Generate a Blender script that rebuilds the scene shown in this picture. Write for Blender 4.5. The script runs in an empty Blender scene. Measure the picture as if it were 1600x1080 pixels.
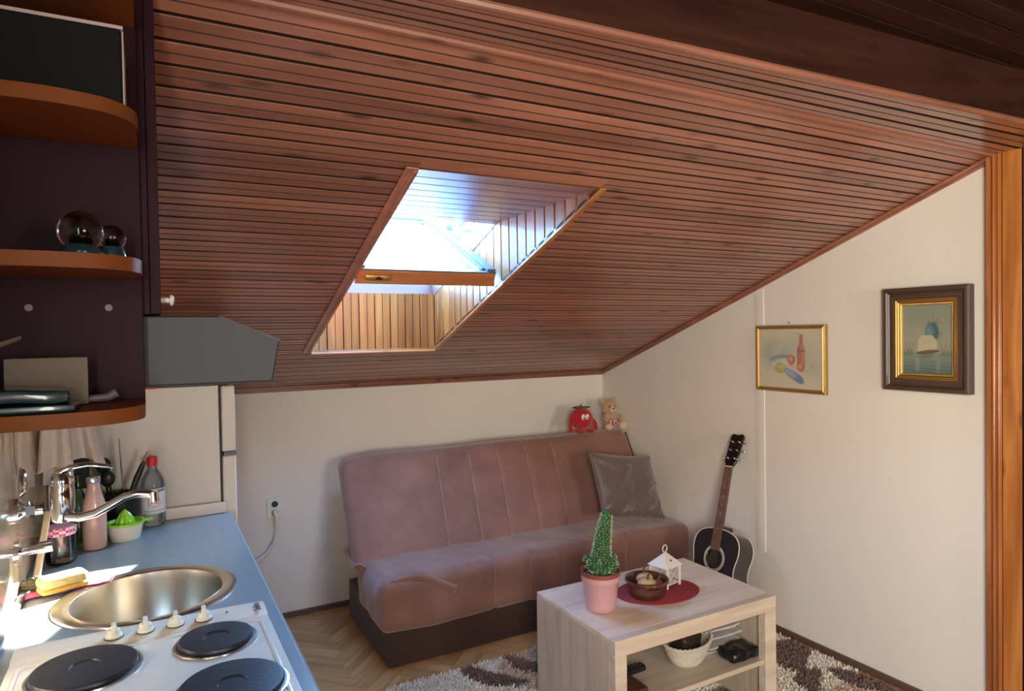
import bpy, bmesh, math, random
import numpy as np
from mathutils import Vector, Matrix, noise as mnoise
random.seed(7)
PI = math.pi
sc = bpy.context.scene
COL = sc.collection

# ---------------------------------------------------------------- camera
H = 1.5
FPX = 1050.0
def _basis():
    c = np.array([800., 540.]); vy = np.array([226., 529.]); vx = np.array([2700., 489.])
    d = lambda p: np.array([p[0]-c[0], c[1]-p[1], -FPX])
    dy = d(vy); dy /= np.linalg.norm(dy)
    dx = d(vx); dx -= dx.dot(dy)*dy; dx /= np.linalg.norm(dx)
    return np.stack([dx, dy, np.cross(dx, dy)])
RB = _basis()
def at(px, py, ax, val):
    """room point seen at a pixel of the photograph, on the plane axis = val"""
    r = RB @ np.array([px-800., 540.-py, -FPX]); o = np.array([0., 0., H])
    return Vector(o + (val-o[ax])/r[ax]*r)
cam_d = bpy.data.cameras.new('camera'); cam = bpy.data.objects.new('camera', cam_d); COL.objects.link(cam)
M4 = Matrix([list(RB[i])+[0] for i in range(3)]+[[0, 0, 0, 1]])
cam.matrix_world = Matrix.Translation((0, 0, H)) @ M4
cam_d.sensor_width = 36; cam_d.lens = FPX/1600*36; cam_d.clip_start = .02
sc.camera = cam

# ---------------------------------------------------------------- light
sc.view_settings.view_transform = 'Standard'; sc.view_settings.look = 'None'
sc.view_settings.gamma = 1; sc.view_settings.use_curve_mapping = False
sc.view_settings.exposure = 1.15
sc.cycles.max_bounces = 9; sc.cycles.diffuse_bounces = 6; sc.cycles.sample_clamp_indirect = 6
sc.cycles.use_denoising = True; sc.cycles.caustics_reflective = False; sc.cycles.caustics_refractive = False
SUN_AZ = math.radians(53)      # from +y towards +x
SUN_EL = math.radians(29)
w = bpy.data.worlds.new('sky'); sc.world = w; w.use_nodes = True
nt = w.node_tree; nt.nodes.clear()
o_ = nt.nodes.new('ShaderNodeOutputWorld'); bg = nt.nodes.new('ShaderNodeBackground')
sky = nt.nodes.new('ShaderNodeTexSky'); sky.sky_type = 'NISHITA'; sky.sun_disc = False
sky.sun_elevation = SUN_EL; sky.sun_rotation = SUN_AZ; sky.dust_density = .6; sky.air_density = 1.0
bg.inputs[1].default_value = 7.0
wbm = nt.nodes.new('ShaderNodeVectorMath'); wbm.operation = 'MULTIPLY'; wbm.inputs[1].default_value = (.52, .86, 1.12)   # the camera's warm white balance
nt.links.new(sky.outputs[0], wbm.inputs[0]); nt.links.new(wbm.outputs[0], bg.inputs[0]); nt.links.new(bg.outputs[0], o_.inputs[0])
sun_d = bpy.data.lights.new('sun', 'SUN'); sun_d.energy = 45; sun_d.angle = math.radians(.6); sun_d.color = (1, .95, .87)
sun = bpy.data.objects.new('sun', sun_d); COL.objects.link(sun)
sv = Vector((math.sin(SUN_AZ)*math.cos(SUN_EL), math.cos(SUN_AZ)*math.cos(SUN_EL), math.sin(SUN_EL)))
sun.rotation_euler = sv.to_track_quat('Z', 'Y').to_euler()
def area(name, loc, direction, sx, sy, power, color, portal=False):
    d = bpy.data.lights.new(name, 'AREA'); d.shape = 'RECTANGLE'; d.size = sx; d.size_y = sy; d.energy = power; d.color = color
    o = bpy.data.objects.new(name, d); COL.objects.link(o); o.location = loc
    o.rotation_euler = Vector(direction).to_track_quat('-Z', 'Y').to_euler()
    if portal: d.cycles.is_portal = True
    return o
XL_W = -.29; YN_W = -2.985
# daylight through the window in the left wall of the near room, behind the camera
area('window_daylight', (XL_W, -1.0, 1.5), (1, 0, 0), 1.3, 1.2, 66, (1, .945, .83))
# fill lamp added at the unseen rear wall to brighten camera-facing surfaces
area('rear_fill_lamp', (1.6, YN_W, 1.5), (0, 1, 0), 1.0, 1.0, 30, (1, .93, .82))
# daylight through the roof window
area('roof_window_portal', (.975, 2.86, 1.84), (0, -.35, -.94), .62, .78, 1, (1, 1, 1), True)

# ---------------------------------------------------------------- materials
def nmat(name):
    m = bpy.data.materials.new(name); m.use_nodes = True
    n = m.node_tree; b = n.nodes['Principled BSDF']
    return m, n, b
def mat(name, col, rough=.5, metal=0, bump=0, bscale=60, var=0, vscale=6, coat=0, sheen=0, alpha=None, trans=0, ior=1.45, emit=0, spec=.5):
    m, n, b = nmat(name)
    b.inputs['Base Color'].default_value = (*col, 1); b.inputs['Roughness'].default_value = rough; b.inputs['Metallic'].default_value = metal
    b.inputs['Coat Weight'].default_value = coat; b.inputs['Sheen Weight'].default_value = sheen; b.inputs['Specular IOR Level'].default_value = spec
    b.inputs['Transmission Weight'].default_value = trans; b.inputs['IOR'].default_value = ior
    tc = n.nodes.new('ShaderNodeTexCoord')
    if var:
        t = n.nodes.new('ShaderNodeTexNoise'); t.inputs['Scale'].default_value = vscale; t.inputs['Detail'].default_value = 6; t.inputs['Roughness'].default_value = .65
        n.links.new(tc.outputs['Object'], t.inputs['Vector'])
        r = n.nodes.new('ShaderNodeValToRGB'); e = r.color_ramp.elements
        e[0].position = .3; e[1].position = .7
        e[0].color = (*[c*(1-var) for c in col], 1); e[1].color = (*[min(1, c*(1+var)) for c in col], 1)
        n.links.new(t.outputs[0], r.inputs[0]); n.links.new(r.outputs[0], b.inputs['Base Color'])
    if bump:
        t = n.nodes.new('ShaderNodeTexNoise'); t.inputs['Scale'].default_value = bscale; t.inputs['Detail'].default_value = 4
        n.links.new(tc.outputs['Object'], t.inputs['Vector'])
        p = n.nodes.new('ShaderNodeBump'); p.inputs['Strength'].default_value = bump; p.inputs['Distance'].default_value = .004
        n.links.new(t.outputs[0], p.inputs['Height']); n.links.new(p.outputs[0], b.inputs['Normal'])
    return m
def wood(name, dark, mid, light, rough=.3, coat=.3, axis='X', knots=True, scale=1.0, bump=.15, knot=(.02, .006, .003)):
    m, n, b = nmat(name); L = n.links.new
    tc = n.nodes.new('ShaderNodeTexCoord'); oi = n.nodes.new('ShaderNodeObjectInfo')
    ml = n.nodes.new('ShaderNodeMath'); ml.operation = 'MULTIPLY'; ml.inputs[1].default_value = 37.0; L(oi.outputs['Random'], ml.inputs[0])
    ad = n.nodes.new('ShaderNodeVectorMath'); ad.operation = 'ADD'; L(tc.outputs['Object'], ad.inputs[0]); L(ml.outputs[0], ad.inputs[1])
    mp = n.nodes.new('ShaderNodeMapping'); L(ad.outputs[0], mp.inputs[0])
    s = [22*scale]*3; s['XYZ'.index(axis)] = 1.6*scale; mp.inputs['Scale'].default_value = s
    t = n.nodes.new('ShaderNodeTexNoise'); t.inputs['Scale'].default_value = 1.0; t.inputs['Detail'].default_value = 7; t.inputs['Distortion'].default_value = .6; L(mp.outputs[0], t.inputs['Vector'])
    r = n.nodes.new('ShaderNodeValToRGB'); e = r.color_ramp.elements; e[0].position = .3; e[0].color = (*dark, 1); e[1].position = .72; e[1].color = (*light, 1)
    q = e.new(.5); q.color = (*mid, 1); L(t.outputs[0], r.inputs[0])
    out = r.outputs[0]
    # board to board tone
    hs = n.nodes.new('ShaderNodeHueSaturation'); mr = n.nodes.new('ShaderNodeMapRange'); mr.inputs[3].default_value = .8; mr.inputs[4].default_value = 1.18
    L(oi.outputs['Random'], mr.inputs[0]); L(mr.outputs[0], hs.inputs['Value']); L(out, hs.inputs['Color']); out = hs.outputs[0]
    if knots:
        mk = n.nodes.new('ShaderNodeMapping'); L(ad.outputs[0], mk.inputs[0])
        s = [13.0]*3; s['XYZ'.index(axis)] = 4.6; mk.inputs['Scale'].default_value = s
        v = n.nodes.new('ShaderNodeTexVoronoi'); v.inputs['Scale'].default_value = 1.0; L(mk.outputs[0], v.inputs['Vector'])
        kr = n.nodes.new('ShaderNodeValToRGB'); ke = kr.color_ramp.elements; ke[0].position = .05; ke[0].color = (.85, .85, .85, 1); ke[1].position = .20; ke[1].color = (0, 0, 0, 1); L(v.outputs['Distance'], kr.inputs[0])
        mx = n.nodes.new('ShaderNodeMix'); mx.data_type = 'RGBA'; L(kr.outputs[0], mx.inputs[0]); L(out, mx.inputs[6]); mx.inputs[7].default_value = (*knot, 1); out = mx.outputs[2]
    L(out, b.inputs['Base Color'])
    b.inputs['Roughness'].default_value = rough; b.inputs['Coat Weight'].default_value = coat; b.inputs['Coat Roughness'].default_value = .12
    p = n.nodes.new('ShaderNodeBump'); p.inputs['Strength'].default_value = bump; p.inputs['Distance'].default_value = .002; L(t.outputs[0], p.inputs['Height']); L(p.outputs[0], b.inputs['Normal'])
    return m
def vcol(name, rough=.6, bump=0):
    m, n, b = nmat(name); a = n.nodes.new('ShaderNodeVertexColor'); a.layer_name = 'Col'
    n.links.new(a.outputs[0], b.inputs['Base Color']); b.inputs['Roughness'].default_value = rough
    return m
def clear_glass(name, tint=(1, 1, 1), refl=.5, dust=0.0, rough=.02):
    """thin pane: transparent with fresnel reflection and a little dust"""
    m, n, b = nmat(name); L = n.links.new; n.nodes.remove(b)
    out = n.nodes['Material Output']; tr = n.nodes.new('ShaderNodeBsdfTransparent'); tr.inputs[0].default_value = (*tint, 1)
    gl = n.nodes.new('ShaderNodeBsdfGlossy'); gl.inputs['Roughness'].default_value = rough
    fr = n.nodes.new('ShaderNodeFresnel'); fr.inputs[0].default_value = 1.5
    mx = n.nodes.new('ShaderNodeMixShader'); L(fr.outputs[0], mx.inputs[0]); L(tr.outputs[0], mx.inputs[1]); L(gl.outputs[0], mx.inputs[2])
    last = mx
    if dust:
        df = n.nodes.new('ShaderNodeBsdfDiffuse'); df.inputs[0].default_value = (.85, .88, .9, 1); tl = n.nodes.new('ShaderNodeBsdfTranslucent'); tl.inputs[0].default_value = (.85, .88, .9, 1)
        m1 = n.nodes.new('ShaderNodeMixShader'); m1.inputs[0].default_value = .5; L(df.outputs[0], m1.inputs[1]); L(tl.outputs[0], m1.inputs[2])
        m2 = n.nodes.new('ShaderNodeMixShader'); m2.inputs[0].default_value = dust; L(mx.outputs[0], m2.inputs[1]); L(m1.outputs[0], m2.inputs[2]); last = m2
    L(last.outputs[0], out.inputs[0]); return m

M = {}
RED = dict(dark=(.23, .088, .054), mid=(.31, .125, .078), light=(.39, .165, .105))
M['ceil'] = wood('varnished_ceiling_boards', rough=.33, coat=.35, **RED)
M['ceil_y'] = wood('varnished_trim_along_y', rough=.33, coat=.35, axis='Y', knots=False, **RED)
M['groove'] = mat('dark_gap', (.012, .005, .004), .8)
M['shade_board'] = wood('shade_toned_boards', (.020, .0065, .0038), (.031, .0105, .006), (.045, .016, .009), rough=.85, coat=0)  # darker copy of the ceiling boards, shade painted in; on walls it cuts bounce
OR = dict(dark=(.34, .11, .022), mid=(.50, .185, .04), light=(.62, .27, .075))
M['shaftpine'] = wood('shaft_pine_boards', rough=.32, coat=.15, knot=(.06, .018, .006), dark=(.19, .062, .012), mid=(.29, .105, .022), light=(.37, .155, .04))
M['pine'] = wood('orange_pine_boards', rough=.28, coat=.4, knot=(.12, .035, .012), **OR)
M['pine_y'] = wood('orange_pine_trim_y', rough=.28, coat=.4, axis='Y', knots=False, **OR)
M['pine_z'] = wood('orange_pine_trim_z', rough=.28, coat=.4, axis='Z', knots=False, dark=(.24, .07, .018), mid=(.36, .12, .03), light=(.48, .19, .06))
M['sash'] = wood('sash_wood', (.22, .07, .025), (.38, .14, .05), (.5, .22, .09), rough=.3, knots=False)
M['plaster'] = mat('white_plaster', (.80, .75, .67), .85, bump=.35, bscale=34, var=.03, vscale=1.5)
M['skirt'] = mat('dark_skirting', (.12, .07, .05), .5)
M['lav'] = mat('lavender_render', (.16, .13, .24), .8, var=.08)
M['white'] = mat('white_enamel', (.78, .76, .72), .22, coat=.5)
M['fridge'] = mat('fridge_white', (.70, .67, .60), .3, bump=.05, bscale=200)
M['cream'] = mat('cream_plastic', (.62, .52, .34), .45)
M['black'] = mat('black_plastic', (.012, .012, .014), .35)
M['rubber'] = mat('dark_gasket', (.03, .03, .035), .6)
M['steel'] = mat('brushed_steel', (.62, .60, .55), .22, metal=1, bump=.05, bscale=300)
M['chrome'] = mat('chrome', (.82, .82, .84), .07, metal=1)
M['wine'] = mat('wine_laminate', (.022, .0055, .010), .5, spec=.12, var=.1, vscale=2)
M['shelfw'] = mat('orange_beech_laminate', (.17, .05, .014), .45, spec=.12, var=.15, vscale=4)
M['hood'] = mat('grey_painted_metal', (.028, .030, .042), .5, metal=.0, bump=.03)
M['top'] = mat('blue_grey_worktop', (.24, .31, .37), .24, bump=.03, bscale=400, var=.06, vscale=40)
M['beige'] = mat('beige_splash_panel', (.62, .47, .32), .12, coat=.6, var=.12, vscale=3)
M['iron'] = mat('cast_iron_plate', (.035, .04, .055), .38, metal=.5, bump=.1, bscale=120)
M['sofa'] = mat('brown_velour', (.27, .135, .10), .9, var=.22, vscale=5, sheen=.45, bump=.12, bscale=150)
M['sofabase'] = mat('dark_brown_fabric', (.055, .030, .026), .9, sheen=.15, bump=.1, bscale=200)
M['seam'] = mat('seam_thread', (.44, .28, .22), .8)
M['satin'] = mat('grey_brown_satin', (.14, .095, .085), .42, sheen=.4, var=.1, vscale=8)
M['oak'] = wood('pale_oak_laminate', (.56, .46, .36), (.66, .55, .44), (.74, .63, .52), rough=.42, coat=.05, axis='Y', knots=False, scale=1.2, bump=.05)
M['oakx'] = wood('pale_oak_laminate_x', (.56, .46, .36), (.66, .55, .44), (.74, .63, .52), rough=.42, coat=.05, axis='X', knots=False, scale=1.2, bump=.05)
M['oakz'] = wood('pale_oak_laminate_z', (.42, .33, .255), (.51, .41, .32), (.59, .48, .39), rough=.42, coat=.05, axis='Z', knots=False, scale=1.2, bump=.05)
M['parquet'] = wood('oak_parquet', (.36, .155, .05), (.50, .235, .08), (.62, .32, .12), rough=.32, coat=.3, knots=False, scale=1.4)
M['pink'] = mat('pink_glazed_pot', (.60, .33, .36), .3, coat=.4)
M['terra'] = mat('terracotta_plastic', (.25, .065, .045), .5)
M['soil'] = mat('soil', (.05, .032, .02), .95, bump=1, bscale=200, var=.5, vscale=120)
M['cactus'] = mat('cactus_green', (.025, .11, .03), .6, var=.25, vscale=60)
M['spine'] = mat('pale_spines', (.58, .68, .46), .7)
M['matred'] = mat('woven_red_mat', (.30, .035, .05), .8, bump=.3, bscale=300)
M['bowl'] = mat('brown_glazed_clay', (.085, .028, .018), .2, coat=.6, var=.3, vscale=25)
M['gourd'] = mat('pale_gourd', (.58, .40, .20), .5, var=.12, vscale=20)
M['gourd2'] = mat('orange_gourd', (.42, .13, .04), .5, var=.2, vscale=20)
M['stem'] = mat('dry_stem', (.12, .07, .03), .8)
M['lantern'] = mat('white_painted_metal', (.72, .66, .60), .45)
M['wick'] = mat('white_wicker', (.55, .50, .42), .6, var=.15, vscale=60)
M['guit'] = mat('black_lacquer', (.008, .008, .010), .12, coat=.8)
M['guitside'] = mat('dark_side_lacquer', (.03, .022, .018), .15, coat=.8)
M['bind'] = mat('ivory_binding', (.72, .68, .58), .35)
M['rose'] = wood('rosewood', (.10, .04, .022), (.15, .065, .035), (.21, .10, .055), rough=.65, coat=.0, knots=False)
M['string'] = mat('dull_string', (.16, .13, .10), .5, metal=.5)
M['void'] = mat('hole_shade', (.03, .018, .012), .9)  # shade inside holes put into the colour
M['goldf'] = mat('gold_frame', (.46, .27, .08), .35, metal=.7)
M['darkf'] = mat('dark_brown_frame', (.075, .043, .028), .4, coat=.2)
M['brightgold'] = mat('bright_gold_slip', (.80, .55, .20), .28, metal=.8)
M['paint'] = vcol('painted_canvas', .75)
M['rug'] = vcol('rug_yarn', .95)
M['redplush'] = mat('red_plush', (.48, .012, .02), .95, sheen=.3, bump=.6, bscale=160)
M['tanplush'] = mat('tan_plush', (.52, .33, .18), .95, sheen=.5, bump=.7, bscale=160)
M['creamplush'] = mat('cream_plush', (.68, .50, .36), .95, sheen=.4, bump=.6, bscale=160)
M['leafplush'] = mat('olive_felt', (.14, .13, .06), .95)
M['eyew'] = mat('white_eye', (.8, .8, .78), .3)
M['glass'] = clear_glass('clear_glass')
M['glasst'] = clear_glass('teal_glass', tint=(.35, .6, .6))
M['pane'] = clear_glass('roof_window_pane', dust=.26, rough=.03)
M['greenglass'] = clear_glass('green_bottle_glass', tint=(.45, .72, .5))
M['plast'] = clear_glass('clear_plastic', tint=(.85, .9, .93), dust=.12)
M['milk'] = mat('pale_pink_liquid_bottle', (.56, .40, .36), .25, coat=.7)
M['redcap'] = mat('red_cap', (.65, .02, .03), .35)
M['label'] = mat('white_label', (.78, .78, .78), .5)
M['blue'] = mat('blue_print', (.03, .12, .45), .5)
M['lime'] = mat('lime_plastic', (.30, .68, .04), .3, coat=.3)
M['whitep'] = mat('white_plastic', (.78, .78, .70), .35)
M['sponge'] = mat('yellow_sponge', (.85, .52, .10), .95, bump=.8, bscale=120)
M['spongey'] = mat('pale_sponge', (.88, .68, .28), .95, bump=.8, bscale=120)
M['cloth'] = mat('pink_cloth', (.58, .10, .24), .95, bump=.5, bscale=300)
M['wool'] = mat('steel_wool', (.16, .15, .10), .6, metal=.5)
M['stick'] = mat('cream_wooden_stick', (.66, .60, .42), .5)
M['box'] = mat('dark_green_grey_card', (.008, .009, .008), .8, spec=.15)
M['paper'] = mat('pale_paper', (.42, .33, .32), .8)
M['tealglass'] = mat('dark_teal_base', (.012, .035, .045), .2, coat=.4)
M['board'] = mat('beige_plastic_board', (.14, .105, .075), .6)
M['mag'] = mat('magazine_paper', (.50, .46, .44), .5, var=.2, vscale=30)
M['bag'] = mat('black_plastic_bag', (.008, .009, .012), .25, bump=1, bscale=40)
M['screw'] = mat('screw_cap', (.14, .10, .12), .4)
M['redtape'] = mat('red_sticker', (.60, .03, .04), .5)
M['foliage'] = mat('tree_leaves', (.02, .055, .012), .8, var=.4, vscale=5)
M['bark'] = mat('bark', (.10, .07, .045), .9)
M['roofm'] = mat('roof_covering', (.10, .06, .08), .8)
M['clad'] = mat('grey_blue_cladding', (.10, .13, .17), .45, metal=.1)
M['framewood'] = mat('dark_frame_wood', (.16, .075, .06), .45)
M['coin'] = mat('brass', (.55, .36, .12), .3, metal=.9)
def gingham():
    m, n, b = nmat('pink_gingham'); L = n.links.new; tc = n.nodes.new('ShaderNodeTexCoord')
    c = n.nodes.new('ShaderNodeTexChecker'); c.inputs['Scale'].default_value = 130; c.inputs[1].default_value = (.55, .05, .18, 1); c.inputs[2].default_value = (.8, .68, .7, 1)
    L(tc.outputs['Object'], c.inputs[0]); L(c.outputs[0], b.inputs['Base Color']); b.inputs['Roughness'].default_value = .5; return m
M['gingham'] = gingham()
def waffle():
    m, n, b = nmat('white_waffle_cloth'); L = n.links.new; tc = n.nodes.new('ShaderNodeTexCoord')
    c = n.nodes.new('ShaderNodeTexVoronoi'); c.feature = 'DISTANCE_TO_EDGE'; c.inputs['Scale'].default_value = 170; c.inputs['Randomness'].default_value = 0
    L(tc.outputs['Object'], c.inputs['Vector']); p = n.nodes.new('ShaderNodeBump'); p.inputs['Strength'].default_value = .9; p.inputs['Distance'].default_value = .003; p.invert = True
    L(c.outputs[0], p.inputs['Height']); L(p.outputs[0], b.inputs['Normal']); b.inputs['Base Color'].default_value = (.66, .62, .56, 1); b.inputs['Roughness'].default_value = .95; return m
M['waffle'] = waffle()

# ---------------------------------------------------------------- helpers
ORG = {}
def tag(o, label=None, cat=None, group=None, kind=None):
    if label: o['label'] = label
    if cat: o['category'] = cat
    if group: o['group'] = group
    if kind: o['kind'] = kind
    return o
def thing(name, label, cat, loc, group=None):
    o = bpy.data.objects.new(name, None); COL.objects.link(o); o.location = loc; ORG[o.name] = Vector(loc); o.empty_display_size = .05
    return tag(o, label, cat, group)
def struct(name, loc=(0, 0, 0)):
    o = bpy.data.objects.new(name, None); COL.objects.link(o); o.location = loc; ORG[o.name] = Vector(loc); o['kind'] = 'structure'; return o
class MB:
    def __init__(s): s.v = []; s.f = []; s.sm = []; s.T = None
    def add(s, vs, fs, smooth=False, T=None):
        k = len(s.v); T = T or s.T
        for p in vs:
            p = Vector(p)
            if T is not None: p = T @ p
            s.v.append(p)
        for f in fs: s.f.append([i+k for i in f]); s.sm.append(smooth)
        return s
    def box(s, x0, x1, y0, y1, z0, z1, T=None):
        vs = [(x, y, z) for x in (x0, x1) for y in (y0, y1) for z in (z0, z1)]
        return s.add(vs, [(0, 1, 3, 2), (4, 6, 7, 5), (0, 4, 5, 1), (2, 3, 7, 6), (0, 2, 6, 4), (1, 5, 7, 3)], False, T)
    def prism(s, poly, fn, d0, d1, smooth=False, T=None):
        """poly 2D points, fn(a, b, d) -> 3D point"""
        n = len(poly); vs = [fn(a, b, d0) for a, b in poly]+[fn(a, b, d1) for a, b in poly]
        fs = [list(range(n))[::-1], list(range(n, 2*n))]
        k0 = len(s.f); s.add(vs, fs, False, T); base = len(s.v)-2*n
        for i in range(n):
            j = (i+1) % n; s.f.append([base+i, base+j, base+n+j, base+n+i]); s.sm.append(smooth)
        return s
    def lathe(s, prof, c=(0, 0, 0), seg=32, smooth=True, T=None, sx=1, sy=1):
        vs = []; fs = []; n = len(prof)
        for i in range(seg):
            a = 2*PI*i/seg
            for r, z in prof: vs.append((c[0]+r*math.cos(a)*sx, c[1]+r*math.sin(a)*sy, c[2]+z))
        for i in range(seg):
            j = (i+1) % seg
            for k in range(n-1): fs.append((i*n+k, j*n+k, j*n+k+1, i*n+k+1))
        s.add(vs, fs, smooth, T)
        return s
    def ell(s, c, r, seg=20, rings=12, T=None):
        prof = [(max(1e-6, math.sin(PI*k/rings)), -math.cos(PI*k/rings)) for k in range(rings+1)]
        if not hasattr(r, '__len__'): r = (r, r, r)
        L = Matrix.Translation(c) @ Matrix.Diagonal((*r, 1))
        if T is not None: L = T @ L
        return s.lathe([(a, b) for a, b in prof], seg=seg, T=(s.T @ L if s.T is not None and T is None else L))
    def tube(s, pts, r, seg=10, closed=False, T=None, flat=1.0):
        pts = [Vector(p) for p in pts]; n = len(pts); vs = []; fs = []
        up = None
        for i, p in enumerate(pts):
            if closed: t = (pts[(i+1) % n]-pts[i-1])
            else: t = pts[min(i+1, n-1)]-pts[max(i-1, 0)]
            t.normalize()
            if up is None:
                up = Vector((0, 0, 1)) if abs(t.z) < .9 else Vector((1, 0, 0))
            up = (up-t*up.dot(t)).normalized(); q = t.cross(up)
            rr = r[i] if hasattr(r, '__len__') else r
            for k in range(seg):
                a = 2*PI*k/seg; vs.append(p+up*math.cos(a)*rr*flat+q*math.sin(a)*rr)
        m = n if closed else n-1
        for i in range(m):
            j = (i+1) % n
            for k in range(seg):
                l = (k+1) % seg; fs.append((i*seg+k, i*seg+l, j*seg+l, j*seg+k))
        s.add(vs, fs, True, T)
        if not closed:
            b = len(s.v)-n*seg
            s.f.append([b+k for k in range(seg)]); s.sm.append(False)
            s.f.append([b+(n-1)*seg+k for k in range(seg)][::-1]); s.sm.append(False)
        return s
    def cyl(s, a, b, r, seg=16, r2=None, T=None): return s.tube([a, b], [r, r if r2 is None else r2], seg, T=T)
    def grid(s, fn, nu, nv, smooth=True, T=None, wrapu=False):
        vs = [fn(i/(nu if wrapu else nu-1), j/(nv-1)) for i in range(nu) for j in range(nv)]; fs = []
        for i in range(nu if wrapu else nu-1):
            k = (i+1) % nu
            for j in range(nv-1): fs.append((i*nv+j, k*nv+j, k*nv+j+1, i*nv+j+1))
        return s.add(vs, fs, smooth, T)
    def rbox(s, lo, hi, r, n=(8, 8, 4), fn=None, T=None):
        """rounded box; fn moves each finished vertex"""
        lo = Vector(lo); hi = Vector(hi); idx = {}; vs = []; fs = []
        def vid(i, j, k):
            key = (i, j, k)
            if key in idx: return idx[key]
            q = Vector([lo[a]+(hi[a]-lo[a])*t for a, t in enumerate((i/n[0], j/n[1], k/n[2]))])
            inn = Vector([min(max(q[a], lo[a]+r), hi[a]-r) for a in range(3)]); d = q-inn
            if d.length > 1e-9: q = inn+d.normalized()*r
            if fn: q = Vector(fn(q))
            idx[key] = len(vs); vs.append(q); return idx[key]
        for a, b, c in ((0, 1, 2), (1, 2, 0), (2, 0, 1)):
            for side in (0, n[c]):
                for i in range(n[a]):
                    for j in range(n[b]):
                        q = []
                        for (di, dj) in ((0, 0), (1, 0), (1, 1), (0, 1)):
                            key = [0, 0, 0]; key[a] = i+di; key[b] = j+dj; key[c] = side; q.append(vid(*key))
                        fs.append(q if side else q[::-1])
        return s.add(vs, fs, True, T)
    def build(s, name, m, parent=None, bevel=0, seg=2, double=False, sub=0, recalc=True):
        if parent is not None: org = ORG[parent.name]
        else:
            xs = [p.x for p in s.v]; ys = [p.y for p in s.v]; zs = [p.z for p in s.v]
            org = Vector(((min(xs)+max(xs))/2, (min(ys)+max(ys))/2, min(zs)))
        me = bpy.data.meshes.new(name); me.from_pydata([tuple(p-org) for p in s.v], [], s.f)
        me.polygons.foreach_set('use_smooth', s.sm)
        if recalc:
            bm = bmesh.new(); bm.from_mesh(me); bmesh.ops.recalc_face_normals(bm, faces=bm.faces); bm.to_mesh(me); bm.free()
        me.set_sharp_from_angle(angle=math.radians(38))
        me.materials.append(M[m] if isinstance(m, str) else m)
        o = bpy.data.objects.new(name, me); COL.objects.link(o); ORG[o.name] = org
        if parent is not None: o.parent = parent
        else: o.location = org
        if bevel:
            b = o.modifiers.new('bevel', 'BEVEL'); b.width = bevel; b.segments = seg; b.limit_method = 'ANGLE'; b.angle_limit = math.radians(40); b.harden_normals = False
        if sub: q = o.modifiers.new('sub', 'SUBSURF'); q.levels = sub; q.render_levels = sub
        return o
def skind(o): o['kind'] = 'structure'; return o
def frame_T(o, x, y, z):
    return Matrix(((x[0], y[0], z[0], o[0]), (x[1], y[1], z[1], o[1]), (x[2], y[2], z[2], o[2]), (0, 0, 0, 1)))
BOARDS = {}; JF = (3, 4)
M['joint'] = mat('painted_joint_shade', (.03, .012, .007), .7)  # groove shade painted as a dark colour on the joint faces
def board(parent, name, m, o, L, W, N, length, width, gap=.009, mid=True, depth=.012, mg=.003):
    """a tongue and groove board: o corner, L grain direction, W across, N into the backing; shared meshes"""
    key = (m, round(length, 3), round(width, 4), gap, mid)
    if key not in BOARDS:
        g = gap/2; c = width/2
        pr = [(g, depth), (g, .001), (g+.001, 0)]
        if mid: pr += [(c-mg/2-.0005, 0), (c, .0035), (c+mg/2+.0005, 0)]
        pr += [(width-g-.001, 0), (width-g, .001), (width-g, depth)]
        n = len(pr); vs = [(0, a, b) for a, b in pr]+[(length, a, b) for a, b in pr]
        fs = [list(range(n)), list(range(n, 2*n))[::-1]]+[[i, i+n, (i+1) % n+n, (i+1) % n] for i in range(n)]
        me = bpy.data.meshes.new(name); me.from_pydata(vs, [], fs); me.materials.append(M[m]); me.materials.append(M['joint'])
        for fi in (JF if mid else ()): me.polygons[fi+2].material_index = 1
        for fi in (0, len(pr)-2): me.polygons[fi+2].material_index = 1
        bm = bmesh.new(); bm.from_mesh(me); bmesh.ops.recalc_face_normals(bm, faces=bm.faces); bm.to_mesh(me); bm.free()
        BOARDS[key] = me
    ob = bpy.data.objects.new(name, BOARDS[key]); COL.objects.link(ob); ob.parent = parent
    L = Vector(L).normalized(); W = Vector(W).normalized(); N = Vector(N).normalized()
    ob.matrix_local = frame_T(Vector(o)-ORG[parent.name], L, W, N)
    return ob

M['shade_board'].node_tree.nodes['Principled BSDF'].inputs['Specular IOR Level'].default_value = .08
# ================================================================ ROOM
D = 3.709; XR = 2.72; XL = -.30; ZK = 1.227; A = math.radians(20.3); CA, SA = math.cos(A), math.sin(A)
SMAX = (D-1.31)/CA      # slope length from the knee wall up to the beam
def S(x, s, n=0): return Vector((x, D-s*CA+n*SA, ZK+s*SA+n*CA))
YN = -3.0; XN = 3.6

fl = struct('floor', (0, 0, 0))
MB().box(XL-.1, XN+.1, YN-.1, D+.1, -.12, -.016).build('subfloor', 'groove', fl)
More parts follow.
